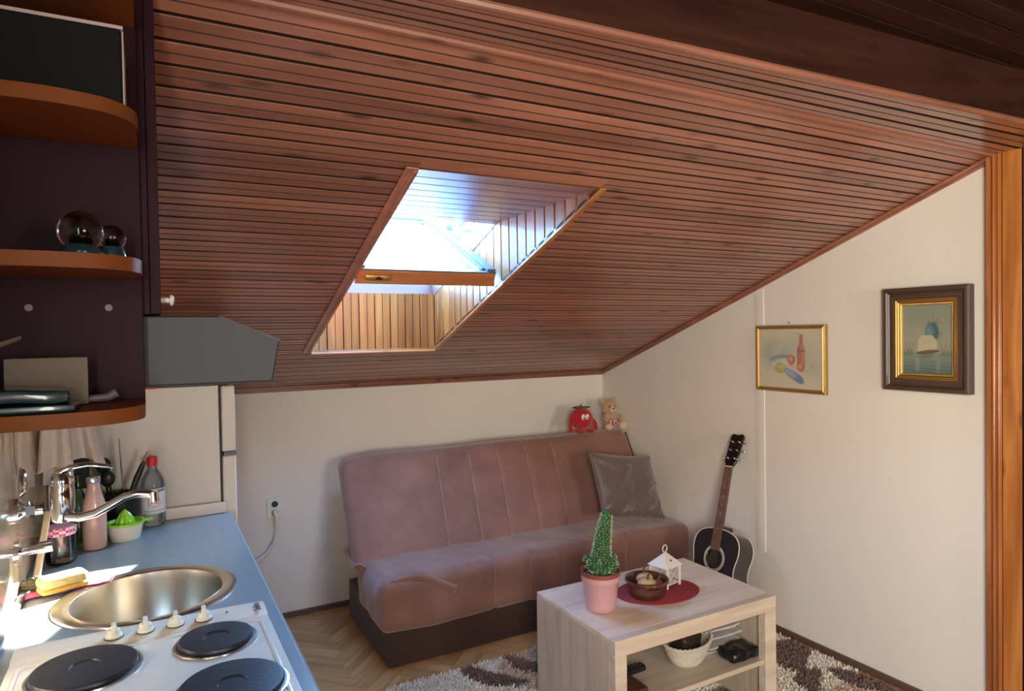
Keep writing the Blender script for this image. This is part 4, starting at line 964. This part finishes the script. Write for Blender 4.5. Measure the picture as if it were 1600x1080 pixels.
def rug_pile():
    rs = np.random.RandomState(2); vs = []; fs = []; cols = []
    n = 90000
    xs = rs.uniform(RX0+.005, RX1-.005, n); ys = RY0+(RY1-RY0)*rs.uniform(0, 1, n)**.75
    hs = rs.uniform(.014, .026, n); an = rs.uniform(0, 6.283, n); ln = rs.normal(0, .006, (n, 2)); wd = rs.uniform(.0022, .0042, n); br = rs.uniform(.8, 1.15, n)
    cell = {}
    V = np.zeros((n, 4, 3)); ca, sa_ = np.cos(an)*wd, np.sin(an)*wd
    V[:, 0] = np.stack([xs-ca, ys-sa_, np.full(n, .010)], 1); V[:, 1] = np.stack([xs+ca, ys+sa_, np.full(n, .010)], 1)
    V[:, 2] = np.stack([xs+ca*.7+ln[:, 0], ys+sa_*.7+ln[:, 1], .010+hs], 1); V[:, 3] = np.stack([xs-ca*.7+ln[:, 0], ys-sa_*.7+ln[:, 1], .010+hs], 1)
    org = ORG[rg.name]; V -= np.array(org)
    me = bpy.data.meshes.new('pile'); me.vertices.add(n*4); me.vertices.foreach_set('co', V.reshape(-1))
    me.loops.add(n*4); me.loops.foreach_set('vertex_index', np.arange(n*4)); me.polygons.add(n); me.polygons.foreach_set('loop_start', np.arange(n)*4); me.polygons.foreach_set('loop_total', np.full(n, 4)); me.update(); me.validate()
    C = np.ones((n, 4, 4))
    for i in range(n):
        key = (int(xs[i]*120), int(ys[i]*120))
        if key not in cell: cell[key] = rugcol(key[0]/120, key[1]/120)
        c_ = cell[key]; C[i, :, 0] = c_[0]*br[i]; C[i, :, 1] = c_[1]*br[i]; C[i, :, 2] = c_[2]*br[i]
    at_ = me.color_attributes.new('Col', 'FLOAT_COLOR', 'POINT'); at_.data.foreach_set('color', C.reshape(-1))
    me.materials.append(M['rug']); o = bpy.data.objects.new('pile', me); COL.objects.link(o); o.parent = rg; o['kind'] = 'stuff'
rug_pile()

# ================================================================ COFFEE TABLE
TZ = .48; TX0, TX1, TY0, TY1 = 1.328, 2.092, 1.760, 2.262; TB = .022
tc = thing('coffee_table', 'pale oak box coffee table with an open lower shelf', 'table', ((TX0+TX1)/2, (TY0+TY1)/2, TB))
MB().box(TX0+.001, TX1-.001, TY0+.036, TY1-.001, TZ-.014, TZ).build('tabletop', 'oakx', tc, bevel=.001)
MB().box(TX0, TX1, TY0, TY0+.0345, TZ-.055, TZ).box(TX0, TX0+.048, TY0, TY0+.0345, TB, TZ-.0552).box(TX1-.058, TX1, TY0, TY0+.0345, TB, TZ-.0552).build('front_frame', 'oakx', tc, bevel=.0015)
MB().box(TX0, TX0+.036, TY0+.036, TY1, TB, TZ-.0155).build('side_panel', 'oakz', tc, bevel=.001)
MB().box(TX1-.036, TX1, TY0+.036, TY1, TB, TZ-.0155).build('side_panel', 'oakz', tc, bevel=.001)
MB().box(TX0+.036, TX1-.036, TY1-.018, TY1-.001, TZ-.075, TZ-.0155).build('back_rail', 'oakx', tc)
MB().box(TX0+.037, TX1-.037, TY0+.012, TY1-.01, .222, .240).build('lower_shelf', 'oakx', tc, bevel=.001)
a = at(845, 1035, 0, TX0); MB().cyl((TX0-.0015, a.y, a.z), (TX0, a.y, a.z), .004, 12).build('screw_cap', 'seam', tc)
# cactus
a = Vector((1.447, 2.0, TZ+.0005))
cp_ = thing('cactus_plant', 'green spiny column cactus with round offsets in a pink pot', 'plant', a)
MB().lathe([(1e-6, .002), (.050, .002), (.054, .006), (.057, .02), (.066, .105), (.072, .112), (.072, .130), (.068, .132), (.064, .128), (.058, .02), (1e-6, .012)], a, 44).build('cover_pot', 'pink', cp_)
MB().lathe([(.052, .03), (.066, .125), (.0725, .131), (.0725, .145), (.067, .146), (.062, .132), (1e-6, .128)], a, 40).build('grow_pot', 'terra', cp_)
MB().lathe([(1e-6, .136), (.04, .135), (.064, .133)], a, 24).build('soil', 'soil', cp_)
def spiny(name, path, rads, seed, nr=34):
    """column of spiralled tubercles with spine clusters"""
    rr = random.Random(seed); mb = MB(); pts = [Vector(p) for p in path]; L = sum((pts[i+1]-pts[i]).length for i in range(len(pts)-1))
    def P(t):
        t = max(0, min(.9999, t))*(len(pts)-1); i = int(t); f = t-i; return pts[i].lerp(pts[i+1], f), rads[i]*(1-f)+rads[i+1]*f, (pts[i+1]-pts[i]).normalized()
    mb.tube(pts, [r*.9 for r in rads], 16)
    mb.ell(pts[-1], rads[-1]*.9, 14, 8)
    sp = MB(); n = nr
    for k in range(n):
        t = (k+.5)/n; c, r, d = P(t); u = d.orthogonal().normalized(); v = d.cross(u)
        m = max(6, int(2*PI*r/.0105))
        for j in range(m):
            an = 2*PI*(j+.5*(k % 2))/m+.05*k; q = (u*math.cos(an)+v*math.sin(an)); b = c+q*r*.93
            mb.ell(b, .0050, 6, 4)
            for s_ in range(5):
                w_ = (q*1.2+Vector((rr.gauss(0, .8), rr.gauss(0, .8), rr.gauss(0, .8)))).normalized(); s0 = b+q*.004; s1 = s0+w_*.0088; t_ = w_.orthogonal().normalized()*.0008
                sp.add([s0-t_, s0+t_, s1], [(0, 1, 2)])
    o = mb.build(name, 'cactus', cp_, recalc=False); q = sp.build('spines', 'spine', o, recalc=False); q['kind'] = 'stuff'; return o
z0 = .132
spiny('stem', [a+Vector((.004, 0, z0)), a+Vector((.004, 0, z0+.06)), a+Vector((.010, -.002, z0+.12)), a+Vector((.020, -.004, z0+.175)), a+Vector((.028, -.006, z0+.218))], [.034, .033, .026, .0205, .015], 1, 26)
for i, (dx, dy, dz, r) in enumerate(((-.036, -.012, .045, .022), (.022, -.034, .034, .024), (-.012, -.036, .022, .020), (.046, .0, .046, .019), (-.02, .034, .04, .022), (.03, .03, .03, .02))):
    c = a+Vector((dx, dy, z0+dz)); spiny('offset', [c-Vector((dx*.3, dy*.3, r*.9)), c-Vector((0, 0, r*.3)), c+Vector((0, 0, r*.35)), c+Vector((0, 0, r*.8))], [r*.65, r*.98, r*.95, r*.5], i+3, 5)
# placemat, its long side following the table
pm = MB(); pc_ = Vector((1.735, 2.022, TZ))
pmT = Matrix.Translation(pc_) @ Matrix.Rotation(math.radians(-6), 4, 'Z')
prof = [(1e-6, .002)]
for i in range(1, 19): prof += [(i/18*1.0-.020, .0040), (i/18*1.0, .0022)]
prof += [(1.0, .0003)]
pm.lathe([(r*.175, z) for r, z in prof], seg=72, T=pmT @ Matrix.Diagonal((1.0, .72, 1, 1)))
tag(pm.build('placemat', 'matred'), 'oval woven red placemat on the coffee table', 'placemat')
# clay bowl
a = Vector((1.668, 2.005, TZ+.0045))
bw = thing('clay_bowl', 'brown glazed clay bowl with side grips on the placemat', 'bowl', a)
MB().lathe([(1e-6, .0), (.062, 0), (.068, .006), (.074, .03), (.078, .052), (.084, .058), (.084, .066), (.079, .068), (.073, .06), (.068, .03), (.06, .010), (1e-6, .008)], a, 48).build('bowl_body', 'bowl', bw)
for an in (-110, 70):
    c_ = math.radians(an); MB().tube([a+Vector((.079*math.cos(c_+t), .079*math.sin(c_+t), .045)) for t in (-.32, -.16, 0, .16, .32)], [.003, .008, .009, .008, .003], 10, flat=.6).build('grip', 'bowl', bw)
def gourd(c, r, h, m, label, lobes=10, tilt=0):
    g = thing('gourd', label, 'gourd', c, 'dried gourds in the clay bowl'); mb = MB(); T = Matrix.Translation(c) @ Matrix.Rotation(tilt, 4, 'X')
    def f(u, v):
        an = u*2*PI; ph = v*PI; k = 1+.08*abs(math.cos(an*lobes/2))-.05; return Vector((r*math.sin(ph)*k*math.cos(an), r*math.sin(ph)*k*math.sin(an), h/2-h/2*math.cos(ph)*(1-.12*math.exp(-((v-1)/.15)**2))))
    mb.grid(f, 60, 16, T=T, wrapu=True); mb.build('rind', m, g)
    MB().tube([T @ Vector((0, 0, h*.9)), T @ Vector((.003, 0, h+.012)), T @ Vector((.012, .002, h+.018))], [.005, .004, .003], 8).build('stalk', 'stem', g)
gourd(a+Vector((-.018, -.018, .022)), .036, .055, 'gourd', 'pale ribbed gourd in front in the clay bowl', 10, .15)
gourd(a+Vector((.014, .026, .026)), .032, .050, 'gourd', 'pale ribbed gourd behind the first in the clay bowl', 10, -.2)
gourd(a+Vector((.042, -.008, .014)), .027, .040, 'gourd2', 'orange gourd at the right in the clay bowl', 8, .2)
# lantern
a = Vector((1.803, 2.055, TZ+.0045)); ln_ = thing('lantern', 'small white metal house lantern with ring top on the placemat', 'lantern', a)
la = math.radians(12); LT = Matrix.Translation(a) @ Matrix.Rotation(la, 4, 'Z'); hw = .040
mb = MB()
for sx in (-1, 1):
    for sy in (-1, 1): mb.box(sx*hw-.004, sx*hw+.004, sy*hw-.004, sy*hw+.004, 0, .080, T=LT)
mb.box(-hw, hw, -hw, hw, .010, .014, T=LT).box(-hw-.004, hw+.004, -hw-.004, hw+.004, .078, .083, T=LT).build('frame', 'lantern', ln_, bevel=.001)
mb = MB()
for s_ in (-1, 1):
    for (p, q) in (((-hw, s_*hw, .016), (hw, s_*hw, .078)), ((-hw, s_*hw, .078), (hw, s_*hw, .016)), ((s_*hw, -hw, .016), (s_*hw, hw, .078)), ((s_*hw, -hw, .078), (s_*hw, hw, .016)), ((-hw, s_*hw, .047), (0, s_*hw, .078)), ((0, s_*hw, .016), (hw, s_*hw, .047))): mb.tube([LT @ Vector(p), LT @ Vector(q)], .0011, 5)
mb.build('lattice', 'lantern', ln_)
mb = MB(); mb.add([(-hw-.012, -hw-.010, .080), (hw+.012, -hw-.010, .080), (hw+.012, hw+.010, .080), (-hw-.012, hw+.010, .080), (-.008, 0, .128), (.008, 0, .128)], [(0, 3, 2, 1), (0, 1, 5, 4), (1, 2, 5), (2, 3, 4, 5), (3, 0, 4)], T=LT); mb.build('roof', 'lantern', ln_, bevel=.0015)
MB().cyl(LT @ Vector((0, -.030, .100)), LT @ Vector((0, -.026, .101)), .0045, 12).build('vent_hole', 'void', ln_)
MB().tube([LT @ Vector((.014*math.cos(t), 0, .143+.014*math.sin(t))) for t in [2*PI*i/24 for i in range(24)]], .0022, 8, closed=True).build('ring', 'lantern', ln_)
MB().lathe([(1e-6, .014), (.018, .014), (.018, .04), (1e-6, .04)], a, 20).build('candle', 'whitep', ln_)
# basket under the table
a = Vector((1.775, 1.905, .2405)); bk_ = thing('wicker_basket', 'white wicker basket on the lower shelf of the coffee table', 'basket', a)
mb = MB(); rr = random.Random(4)
for k in range(14):
    t = k/13; z = .006+.085*t; rx_, ry_ = .055+.045*t**.6, .040+.034*t**.6
    mb.tube([a+Vector((rx_*math.cos(q)*(1+.02*math.sin(12*q+k*PI)), ry_*math.sin(q)*(1+.02*math.sin(12*q+k*PI)), z+.014*math.sin(q+.8)*t+.002*rr.random())) for q in [2*PI*i/40 for i in range(40)]], .0036, 6, closed=True)
mb.build('woven_wall', 'wick', bk_)
MB().lathe([(1e-6, 0), (.052, 0), (.055, .006), (1e-6, .006)], a, 28, sy=.75).build('base', 'wick', bk_)
MB().tube([a+Vector((.102*math.cos(q), .076*math.sin(q), .094+.014*math.sin(q+.8)+.002*math.sin(30*q))) for q in [2*PI*i/64 for i in range(64)]], .0065, 8, closed=True).build('rim', 'wick', bk_)
tag(MB().rbox((a.x-.055, a.y-.04, a.z+.03), (a.x+.05, a.y+.045, a.z+.125), .02, (10, 8, 8), fn=lambda q: q+Vector((.012*nz(*q, 20), .012*nz(*q, 25), .012*nz(*q, 30)))).build('dark_pouch', 'guitside'), 'glossy dark pouch stuffed in the wicker basket', 'pouch')
# magazines
for i in range(7):
    z = .2405+.0155*i; sx = random.Random(i+20); ang = math.radians(-8+sx.uniform(-9, 9)); T = Matrix.Translation((1.955+sx.uniform(-.01, .01), 2.02+sx.uniform(-.02, .02), z)) @ Matrix.Rotation(ang, 4, 'Z') @ Matrix.Rotation(math.radians(0), 4, 'Y')
    desc = ['bottom', 'second from the bottom', 'third from the bottom', 'middle', 'third from the top', 'second from the top', 'topmost'][i]
    mb = MB(); mb.rbox((-.085, -.125, 0), (.085, .125, .0085), .0025, (12, 4, 2), fn=lambda q, s=sx.uniform(.4, 1): q+Vector((0, 0, .006*s*max(0, q.x/.085)**2)), T=T)
    o = mb.build('magazine', 'mag'); tag(o, desc+' magazine of the pile on the coffee table shelf', 'magazine', 'magazines on the lower shelf')
tag(MB().rbox((1.90, 1.79, .2405), (2.045, 1.885, .285), .018, (14, 10, 6), fn=lambda q: q+Vector((.01*nz(*q, 30), .01*nz(*q, 33), (.010*nz(*q, 22) if q.z > .25 else 0)))).build('plastic_bag', 'bag'), 'crumpled black bag in front of the magazines on the lower shelf', 'bag')
rm = thing('remote_control', 'black remote control at the left of the lower table shelf', 'remote', (1.50, 1.98, .2405))
MB().rbox((1.42, 1.93, .2405), (1.60, 1.97, .262), .006, (6, 3, 2)).build('remote_body', 'black', rm)
mb = MB()
for i in range(8): mb.cyl((1.44+i*.02, 1.942, .262), (1.44+i*.02, 1.942, .2635), .003, 8).cyl((1.44+i*.02, 1.957, .262), (1.44+i*.02, 1.957, .2635), .003, 8)
mb.build('buttons', 'clad', rm)
tag(MB().rbox((1.38, 1.80, .2405), (1.50, 1.90, .268), .004, (3, 3, 2)).build('dark_case', 'bowl'), 'small dark brown case at the near left of the lower shelf', 'case')

# ================================================================ GUITAR
Bp = Vector((2.352, 2.418, .034)); u_ = Vector((.322, .080, .940)).normalized()
n_ = Vector((-1, -.05, 0)); n_ = (n_-u_*n_.dot(u_)).normalized(); r_ = u_.cross(n_)
GT = frame_T(Bp, r_, u_, n_)    # x right, y up the neck, z out of the top
gt = thing('acoustic_guitar', 'black acoustic guitar leaning against the right wall behind the table', 'guitar', Bp)
half = [(0, 0), (.045, .004), (.10, .018), (.15, .05), (.182, .095), (.190, .135), (.183, .18), (.160, .225), (.137, .265), (.128, .295), (.130, .33), (.140, .37), (.1425, .405), (.134, .44), (.110, .468), (.07, .484), (.03, .490), (0, .491)]
def smooth_poly(p, k=4):
    out = []; n = len(p)
    for i in range(n-1):
        p0 = p[max(i-1, 0)] if i else (-p[1][0], p[1][1]); p1 = p[i]; p2 = p[i+1]; p3 = p[i+2] if i+2 < n else (-p[n-2][0], p[n-2][1])
        for j in range(k):
            t = j/k; out.append(tuple(.5*((2*p1[a])+(-p0[a]+p2[a])*t+(2*p0[a]-5*p1[a]+4*p2[a]-p3[a])*t*t+(-p0[a]+3*p1[a]-3*p2[a]+p3[a])*t**3) for a in (0, 1)))
    return out
hr = smooth_poly(half)+[(0, .491)]
outl = hr+[(-x, y) for x, y in hr[-2:0:-1]]
DEP = .105; SHY, SHR = .345, .051; nO = len(outl)
mb = MB()
# top plate with the sound hole
import cmath
vs = []
for (x, y) in outl:
    an = math.atan2(y-SHY, x); vs += [(x, y, 0), (SHR*math.cos(an), SHY+SHR*math.sin(an), 0)]
mb.add(vs, [(2*i, 2*((i+1) % nO), 2*((i+1) % nO)+1, 2*i+1) for i in range(nO)], T=GT)
mb.build('soundboard', 'guit', gt)
mb = MB(); vs = [(x, y, -.001) for x, y in outl]+[(x, y, -DEP) for x, y in outl]; mb.add(vs, [(i, (i+1) % nO, nO+(i+1) % nO, nO+i) for i in range(nO)], True, T=GT); mb.build('sides', 'guitside', gt)
MB().add([(x, y, -DEP) for x, y in outl], [list(range(nO))], T=GT).build('back', 'guitside', gt)
MB().tube([GT @ Vector((x, y, .0)) for x, y in outl], .0028, 6, closed=True).build('front_binding', 'bind', gt)
MB().tube([GT @ Vector((x, y, -DEP)) for x, y in outl], .0028, 6, closed=True).build('back_binding', 'bind', gt)
for rr_, w_ in ((.053, .0018), (.060, .0022), (.064, .0012)): MB().tube([GT @ Vector((rr_*math.cos(t), SHY+rr_*math.sin(t), .0005)) for t in [2*PI*i/48 for i in range(48)]], w_, 6, closed=True, flat=.5).build('rosette', 'bind', gt)
NB = .405
MB().prism([(-.028, NB-.02), (.028, NB-.02), (.0215, .805), (-.0215, .805)], lambda a, b, d: (a, b, d), .0006, .0075, T=GT).build('fingerboard', 'rose', gt, bevel=.001)
mb = MB(); mb.grid(lambda u, v: GT @ Vector(((.026-.005*v)*math.cos(PI+u*PI), .49+.315*v, .001+(.020)*math.sin(PI+u*PI)*1.0)), 14, 8); mb.rbox((-.022, .475, -.085), (.022, .51, 0), .008, (4, 3, 6), T=GT); mb.build('neck', 'guitside', gt)
mb = MB()
for k in range(19):
    y = .805-.632*(1-2**(-(k+1)/12)); wd = .0215+.0065*(.805-y)/.42
    if y > NB-.015: mb.cyl(GT @ Vector((-wd, y, .008)), GT @ Vector((wd, y, .008)), .0010, 6)
mb.build('frets', 'string', gt)
mb = MB()
for y in (.70, .655, .61, .565, .49): mb.cyl(GT @ Vector((0, y-.0, .0074)), GT @ Vector((0, y, .0079)), .003, 10)
mb.build('fret_dots', 'bind', gt)
MB().box(-.0215, .0215, .804, .810, 0, .0095, T=GT).build('nut', 'bind', gt)
HT = GT @ Matrix.Translation((0, .808, .003)) @ Matrix.Rotation(math.radians(-10), 4, 'X')
hso = MB().prism([(-.021, 0), (.021, 0), (.036, .03), (.040, .165), (.030, .180), (0, .174), (-.030, .180), (-.040, .165), (-.036, .03)], lambda a, b, d: (a, b, d), -.014, 0, T=HT).build('headstock', 'guit', gt, bevel=.002)
for s_ in (-1, 1):
    for k in range(3):
        y = .045+.045*k
        MB().cyl(HT @ Vector((s_*.022, y, 0)), HT @ Vector((s_*.022, y, .012)), .0035, 10).cyl(HT @ Vector((s_*.022, y, 0)), HT @ Vector((s_*.022, y, .002)), .0065, 12).cyl(HT @ Vector((s_*.03, y, -.018)), HT @ Vector((s_*.052, y, -.018)), .0025, 8).ell(HT @ Vector((s_*.058, y, -.018)), (.008, .004, .006), 12, 8).build('tuning_peg', 'chrome', hso)
mb = MB()
for k in range(6):
    x0 = -.0275+.011*k; x1 = -.018+.0072*k; mb.tube([GT @ Vector((x0, .168, .0095)), GT @ Vector((x1, .809, .0100))], .0003, 4)
mb.build('strings', 'string', gt)
MB().rbox((-.075, .155, 0), (.075, .182, .008), .004, (8, 3, 2), T=GT).build('bridge', 'rose', gt)
# dark disc painting the shade inside the sound hole
MB().add([(SHR*1.0*math.cos(t), SHY+SHR*math.sin(t), -.02) for t in [2*PI*i/32 for i in range(32)]], [list(range(32))], T=GT).build('hole_shade_disc', 'void', gt)

# ================================================================ PICTURES
def lerp(a, b, t): return tuple(x*(1-t)+y*t for x, y in zip(a, b))
def sm(e0, e1, x):
    t = max(0, min(1, (x-e0)/(e1-e0))); return t*t*(3-2*t)
def ellm(u, v, cx, cy, a, b, ang=0, soft=.15):
    dx, dy = u-cx, v-cy; c_, s_ = math.cos(ang), math.sin(ang); p = (dx*c_+dy*s_)/a; q = (-dx*s_+dy*c_)/b; d = math.hypot(p, q); return 1-sm(1-soft, 1+soft, d)
def still_life(u, v):
    c = (.58, .53, .40); n = nz(u, v, 0, 5)*.5+nz(u, v, 0, 14)*.3
    c = lerp(c, (.33, .38, .33), .75*ellm(u, v, .26, .58, .24, .26, .3, .5)*(.8+n)); c = lerp(c, (.40, .43, .37), .6*ellm(u, v, .62, .62, .26, .24, 0, .5)); c = lerp(c, (.36, .38, .30), .5*ellm(u, v, .78, .36, .16, .2, 0, .5)*(.8+n))
    c = lerp(c, (.60, .60, .54), .9*ellm(u, v, .40, .44, .20, .10, .05)); c = lerp(c, (.18, .26, .26), .9*ellm(u, v, .36, .50, .18, .055, .15, .4)); c = lerp(c, (.55, .57, .50), .8*ellm(u, v, .37, .47, .14, .035, .15, .4))
    c = lerp(c, (.45, .40, .10), .9*ellm(u, v, .34, .34, .10, .09, .6)); c = lerp(c, (.60, .50, .16), .7*ellm(u, v, .38, .37, .06, .05, 0, .5))
    c = lerp(c, (.20, .28, .42), .85*ellm(u, v, .56, .22, .20, .07, -.65)); c = lerp(c, (.13, .19, .32), .7*ellm(u, v, .64, .16, .08, .06, -.9)); c = lerp(c, (.34, .43, .50), .6*ellm(u, v, .48, .27, .12, .03, -.6, .5))
    c = lerp(c, (.60, .45, .38), .8*ellm(u, v, .54, .37, .10, .05, .1))
    c = lerp(c, (.42, .13, .08), .9*ellm(u, v, .52, .48, .065, .085)); c = lerp(c, (.66, .42, .20), .7*ellm(u, v, .51, .50, .03, .045, 0, .6))
    if v > .37:
        wd = .062 if v < .66 else .062-(.036)*sm(.66, .78, v)
        if v < .90:
            t = 1-sm(wd-.008, wd+.008, abs(u-.675)); cc = lerp((.36, .10, .06), (.52, .24, .16), max(0, min(1, .5+(u-.675)*9+n*.8)));
            if .62 < v < .65 or .77 < v < .79: cc = lerp(cc, (.25, .08, .06), .6)
            c = lerp(c, cc, .92*t)
    c = lerp(c, (.46, .16, .10), .9*ellm(u, v, .67, .36, .062, .075)); c = lerp(c, (.68, .45, .22), .6*ellm(u, v, .66, .38, .03, .04, 0, .6))
    for (x0, y0_, x1, y1_) in ((.22, .52, .26, .42), (.26, .42, .42, .38), (.24, .55, .45, .58), (.30, .30, .34, .26), (.34, .26, .42, .30), (.46, .22, .60, .12), (.60, .12, .70, .10), (.76, .30, .86, .44), (.80, .28, .88, .36), (.55, .93, .72, .91), (.44, .40, .60, .34)): c = lerp(c, (.20, .19, .16), .55*math.exp(-(segd(u, v, x0, y0_, x1, y1_)/.005)**2))
    return c
def lake(u, v):
    n = nz(u, v, 3, 6)*.5+nz(u, v, 3, 20)*.25
    c = lerp((.30, .31, .22), (.24, .27, .20), sm(.4, .95, v)); c = lerp(c, (.22, .26, .20), .5*ellm(u, v, .3, .85, .3, .12, 0, .6)*(1+n))
    if v < .30: c = lerp((.085, .13, .12), (.20, .25, .20), sm(0, .3, v)); c = lerp(c, (.22, .27, .22), .4*max(0, math.sin(v*120+u*5+n*6)))
    if .23 < v < .36: c = lerp(c, (.07, .08, .05), .5*sm(.23, .28, v)*(1-sm(.30, .37, v))*(1-ellm(u, v, .5, .3, .28, .3))*(1+n))
    c = lerp(c, (.05, .12, .14), .95*ellm(u, v, .60, .60, .14, .15)*(1 if v > .48 else .6)); c = lerp(c, (.16, .30, .34), .7*ellm(u, v, .55, .62, .07, .09, 0, .6))
    if .32 < v < .56: c = lerp(c, (.46, .42, .28), .95*(1-sm(.18, .22, abs(u-.50)+max(0, v-.48)*1.2))*(1+n*.2))
    c = lerp(c, (.30, .28, .20), .6*ellm(u, v, .25, .44, .06, .12, 0, .5)); c = lerp(c, (.09, .045, .03), .85*ellm(u, v, .52, .315, .24, .028, .08)); c = lerp(c, (.16, .10, .09), .6*ellm(u, v, .48, .255, .15, .035, .1, .5)); c = lerp(c, (.28, .31, .26), .5*ellm(u, v, .30, .13, .05, .10, 0, .5)); c = lerp(c, (.28, .31, .26), .4*ellm(u, v, .72, .13, .04, .10, 0, .5))
    for (x0, y0_, x1, y1_, w_) in ((.58, .62, .52, .78, .006), (.55, .70, .46, .74, .004), (.60, .66, .72, .80, .005), (.66, .72, .78, .74, .004), (.68, .60, .82, .58, .004), (.64, .74, .63, .84, .004), (.54, .74, .56, .83, .003), (.72, .45, .80, .60, .005), (.10, .33, .04, .44, .006), (.12, .33, .14, .46, .005), (.16, .33, .22, .43, .005), (.82, .34, .76, .44, .005), (.86, .34, .88, .46, .005), (.90, .34, .96, .42, .005)):
        c = lerp(c, (.07, .055, .035), .75*math.exp(-(segd(u, v, x0, y0_, x1, y1_)/w_)**2))
    for (x0, y0_, x1, y1_) in ((.35, .52, .45, .44), (.40, .42, .55, .47), (.55, .40, .62, .50)): c = lerp(c, (.25, .22, .15), .5*math.exp(-(segd(u, v, x0, y0_, x1, y1_)/.004)**2))
    return c
def canvas(name, fn, y0, y1, z0, z1, x, nu, nv, parent):
    # u runs from the far side (left in the picture) to the near side
    vs = []; cs = []
    for i in range(nu):
        for j in range(nv):
            u, v = i/(nu-1), j/(nv-1); vs.append((x, y1+(y0-y1)*u, z0+(z1-z0)*v)); cs.append((*[max(0.005, k) for k in fn(u, v)], 1))
    fs = [(i*nv+j, (i+1)*nv+j, (i+1)*nv+j+1, i*nv+j+1) for i in range(nu-1) for j in range(nv-1)]
    mb = MB(); mb.add(vs, fs); o = mb.build(name, 'paint', parent, recalc=False)
    a_ = o.data.color_attributes.new('Col', 'FLOAT_COLOR', 'POINT'); a_.data.foreach_set('color', np.array(cs).reshape(-1)); return o
def frame_ring(parent, name, m, y0, y1, z0, z1, prof):
    """prof: list of (inset, height off the wall) swept around the rectangle with mitred corners"""
    mb = MB(); vs = []; n = len(prof)
    for (cy, cz, sy, sz) in ((y0, z0, 1, 1), (y1, z0, -1, 1), (y1, z1, -1, -1), (y0, z1, 1, -1)):
        for (i_, h_) in prof: vs.append((XR-h_, cy+sy*i_, cz+sz*i_))
    fs = [(c_*n+k, ((c_+1) % 4)*n+k, ((c_+1) % 4)*n+(k+1) % n, c_*n+(k+1) % n) for c_ in range(4) for k in range(n)]
    mb.add(vs, fs); return mb.build(name, m, parent)
y0, y1, z0_, z1_ = 1.988, 2.383, 1.192, 1.514
p1 = thing('still_life_picture', 'gold-framed watercolour still life with a red bottle on the right wall', 'picture', (XR, (y0+y1)/2, z0_))
frame_ring(p1, 'frame', 'goldf', y0, y1, z0_, z1_, [(0, .001), (0, .014), (.004, .020), (.010, .018), (.014, .021), (.019, .012), (.021, .001)])
canvas('painting', still_life, y0+.019, y1-.019, z0_+.019, z1_-.019, XR-.010, 150, 120, p1)
MB().cyl((XR-.012, 2.188, z1_+.012), (XR, 2.188, z1_+.008), .0015, 8).cyl((XR-.014, 2.188, z1_+.0125), (XR-.012, 2.188, z1_+.012), .003, 10).build('nail', 'steel', p1)
y0, y1, z0_, z1_ = 1.374, 1.708, 1.240, 1.654
p2 = thing('lake_picture', 'dark wide-framed oil painting of a hut by a lake on the right wall', 'picture', (XR, (y0+y1)/2, z0_))
frame_ring(p2, 'frame', 'darkf', y0, y1, z0_, z1_, [(0, .001), (0, .034), (.006, .040), (.016, .041), (.020, .034), (.026, .030), (.036, .033), (.044, .031), (.046, .022), (.046, .001)])
frame_ring(p2, 'inner_moulding', 'goldf', y0+.046, y1-.046, z0_+.046, z1_-.046, [(0, .001), (0, .026), (.004, .028), (.008, .024), (.012, .026), (.017, .020), (.018, .001)])
frame_ring(p2, 'gold_slip', 'brightgold', y0+.064, y1-.064, z0_+.064, z1_-.064, [(0, .001), (0, .022), (.004, .022), (.009, .014), (.009, .001)])
canvas('painting', lake, y0+.072, y1-.072, z0_+.072, z1_-.072, XR-.012, 120, 150, p2)
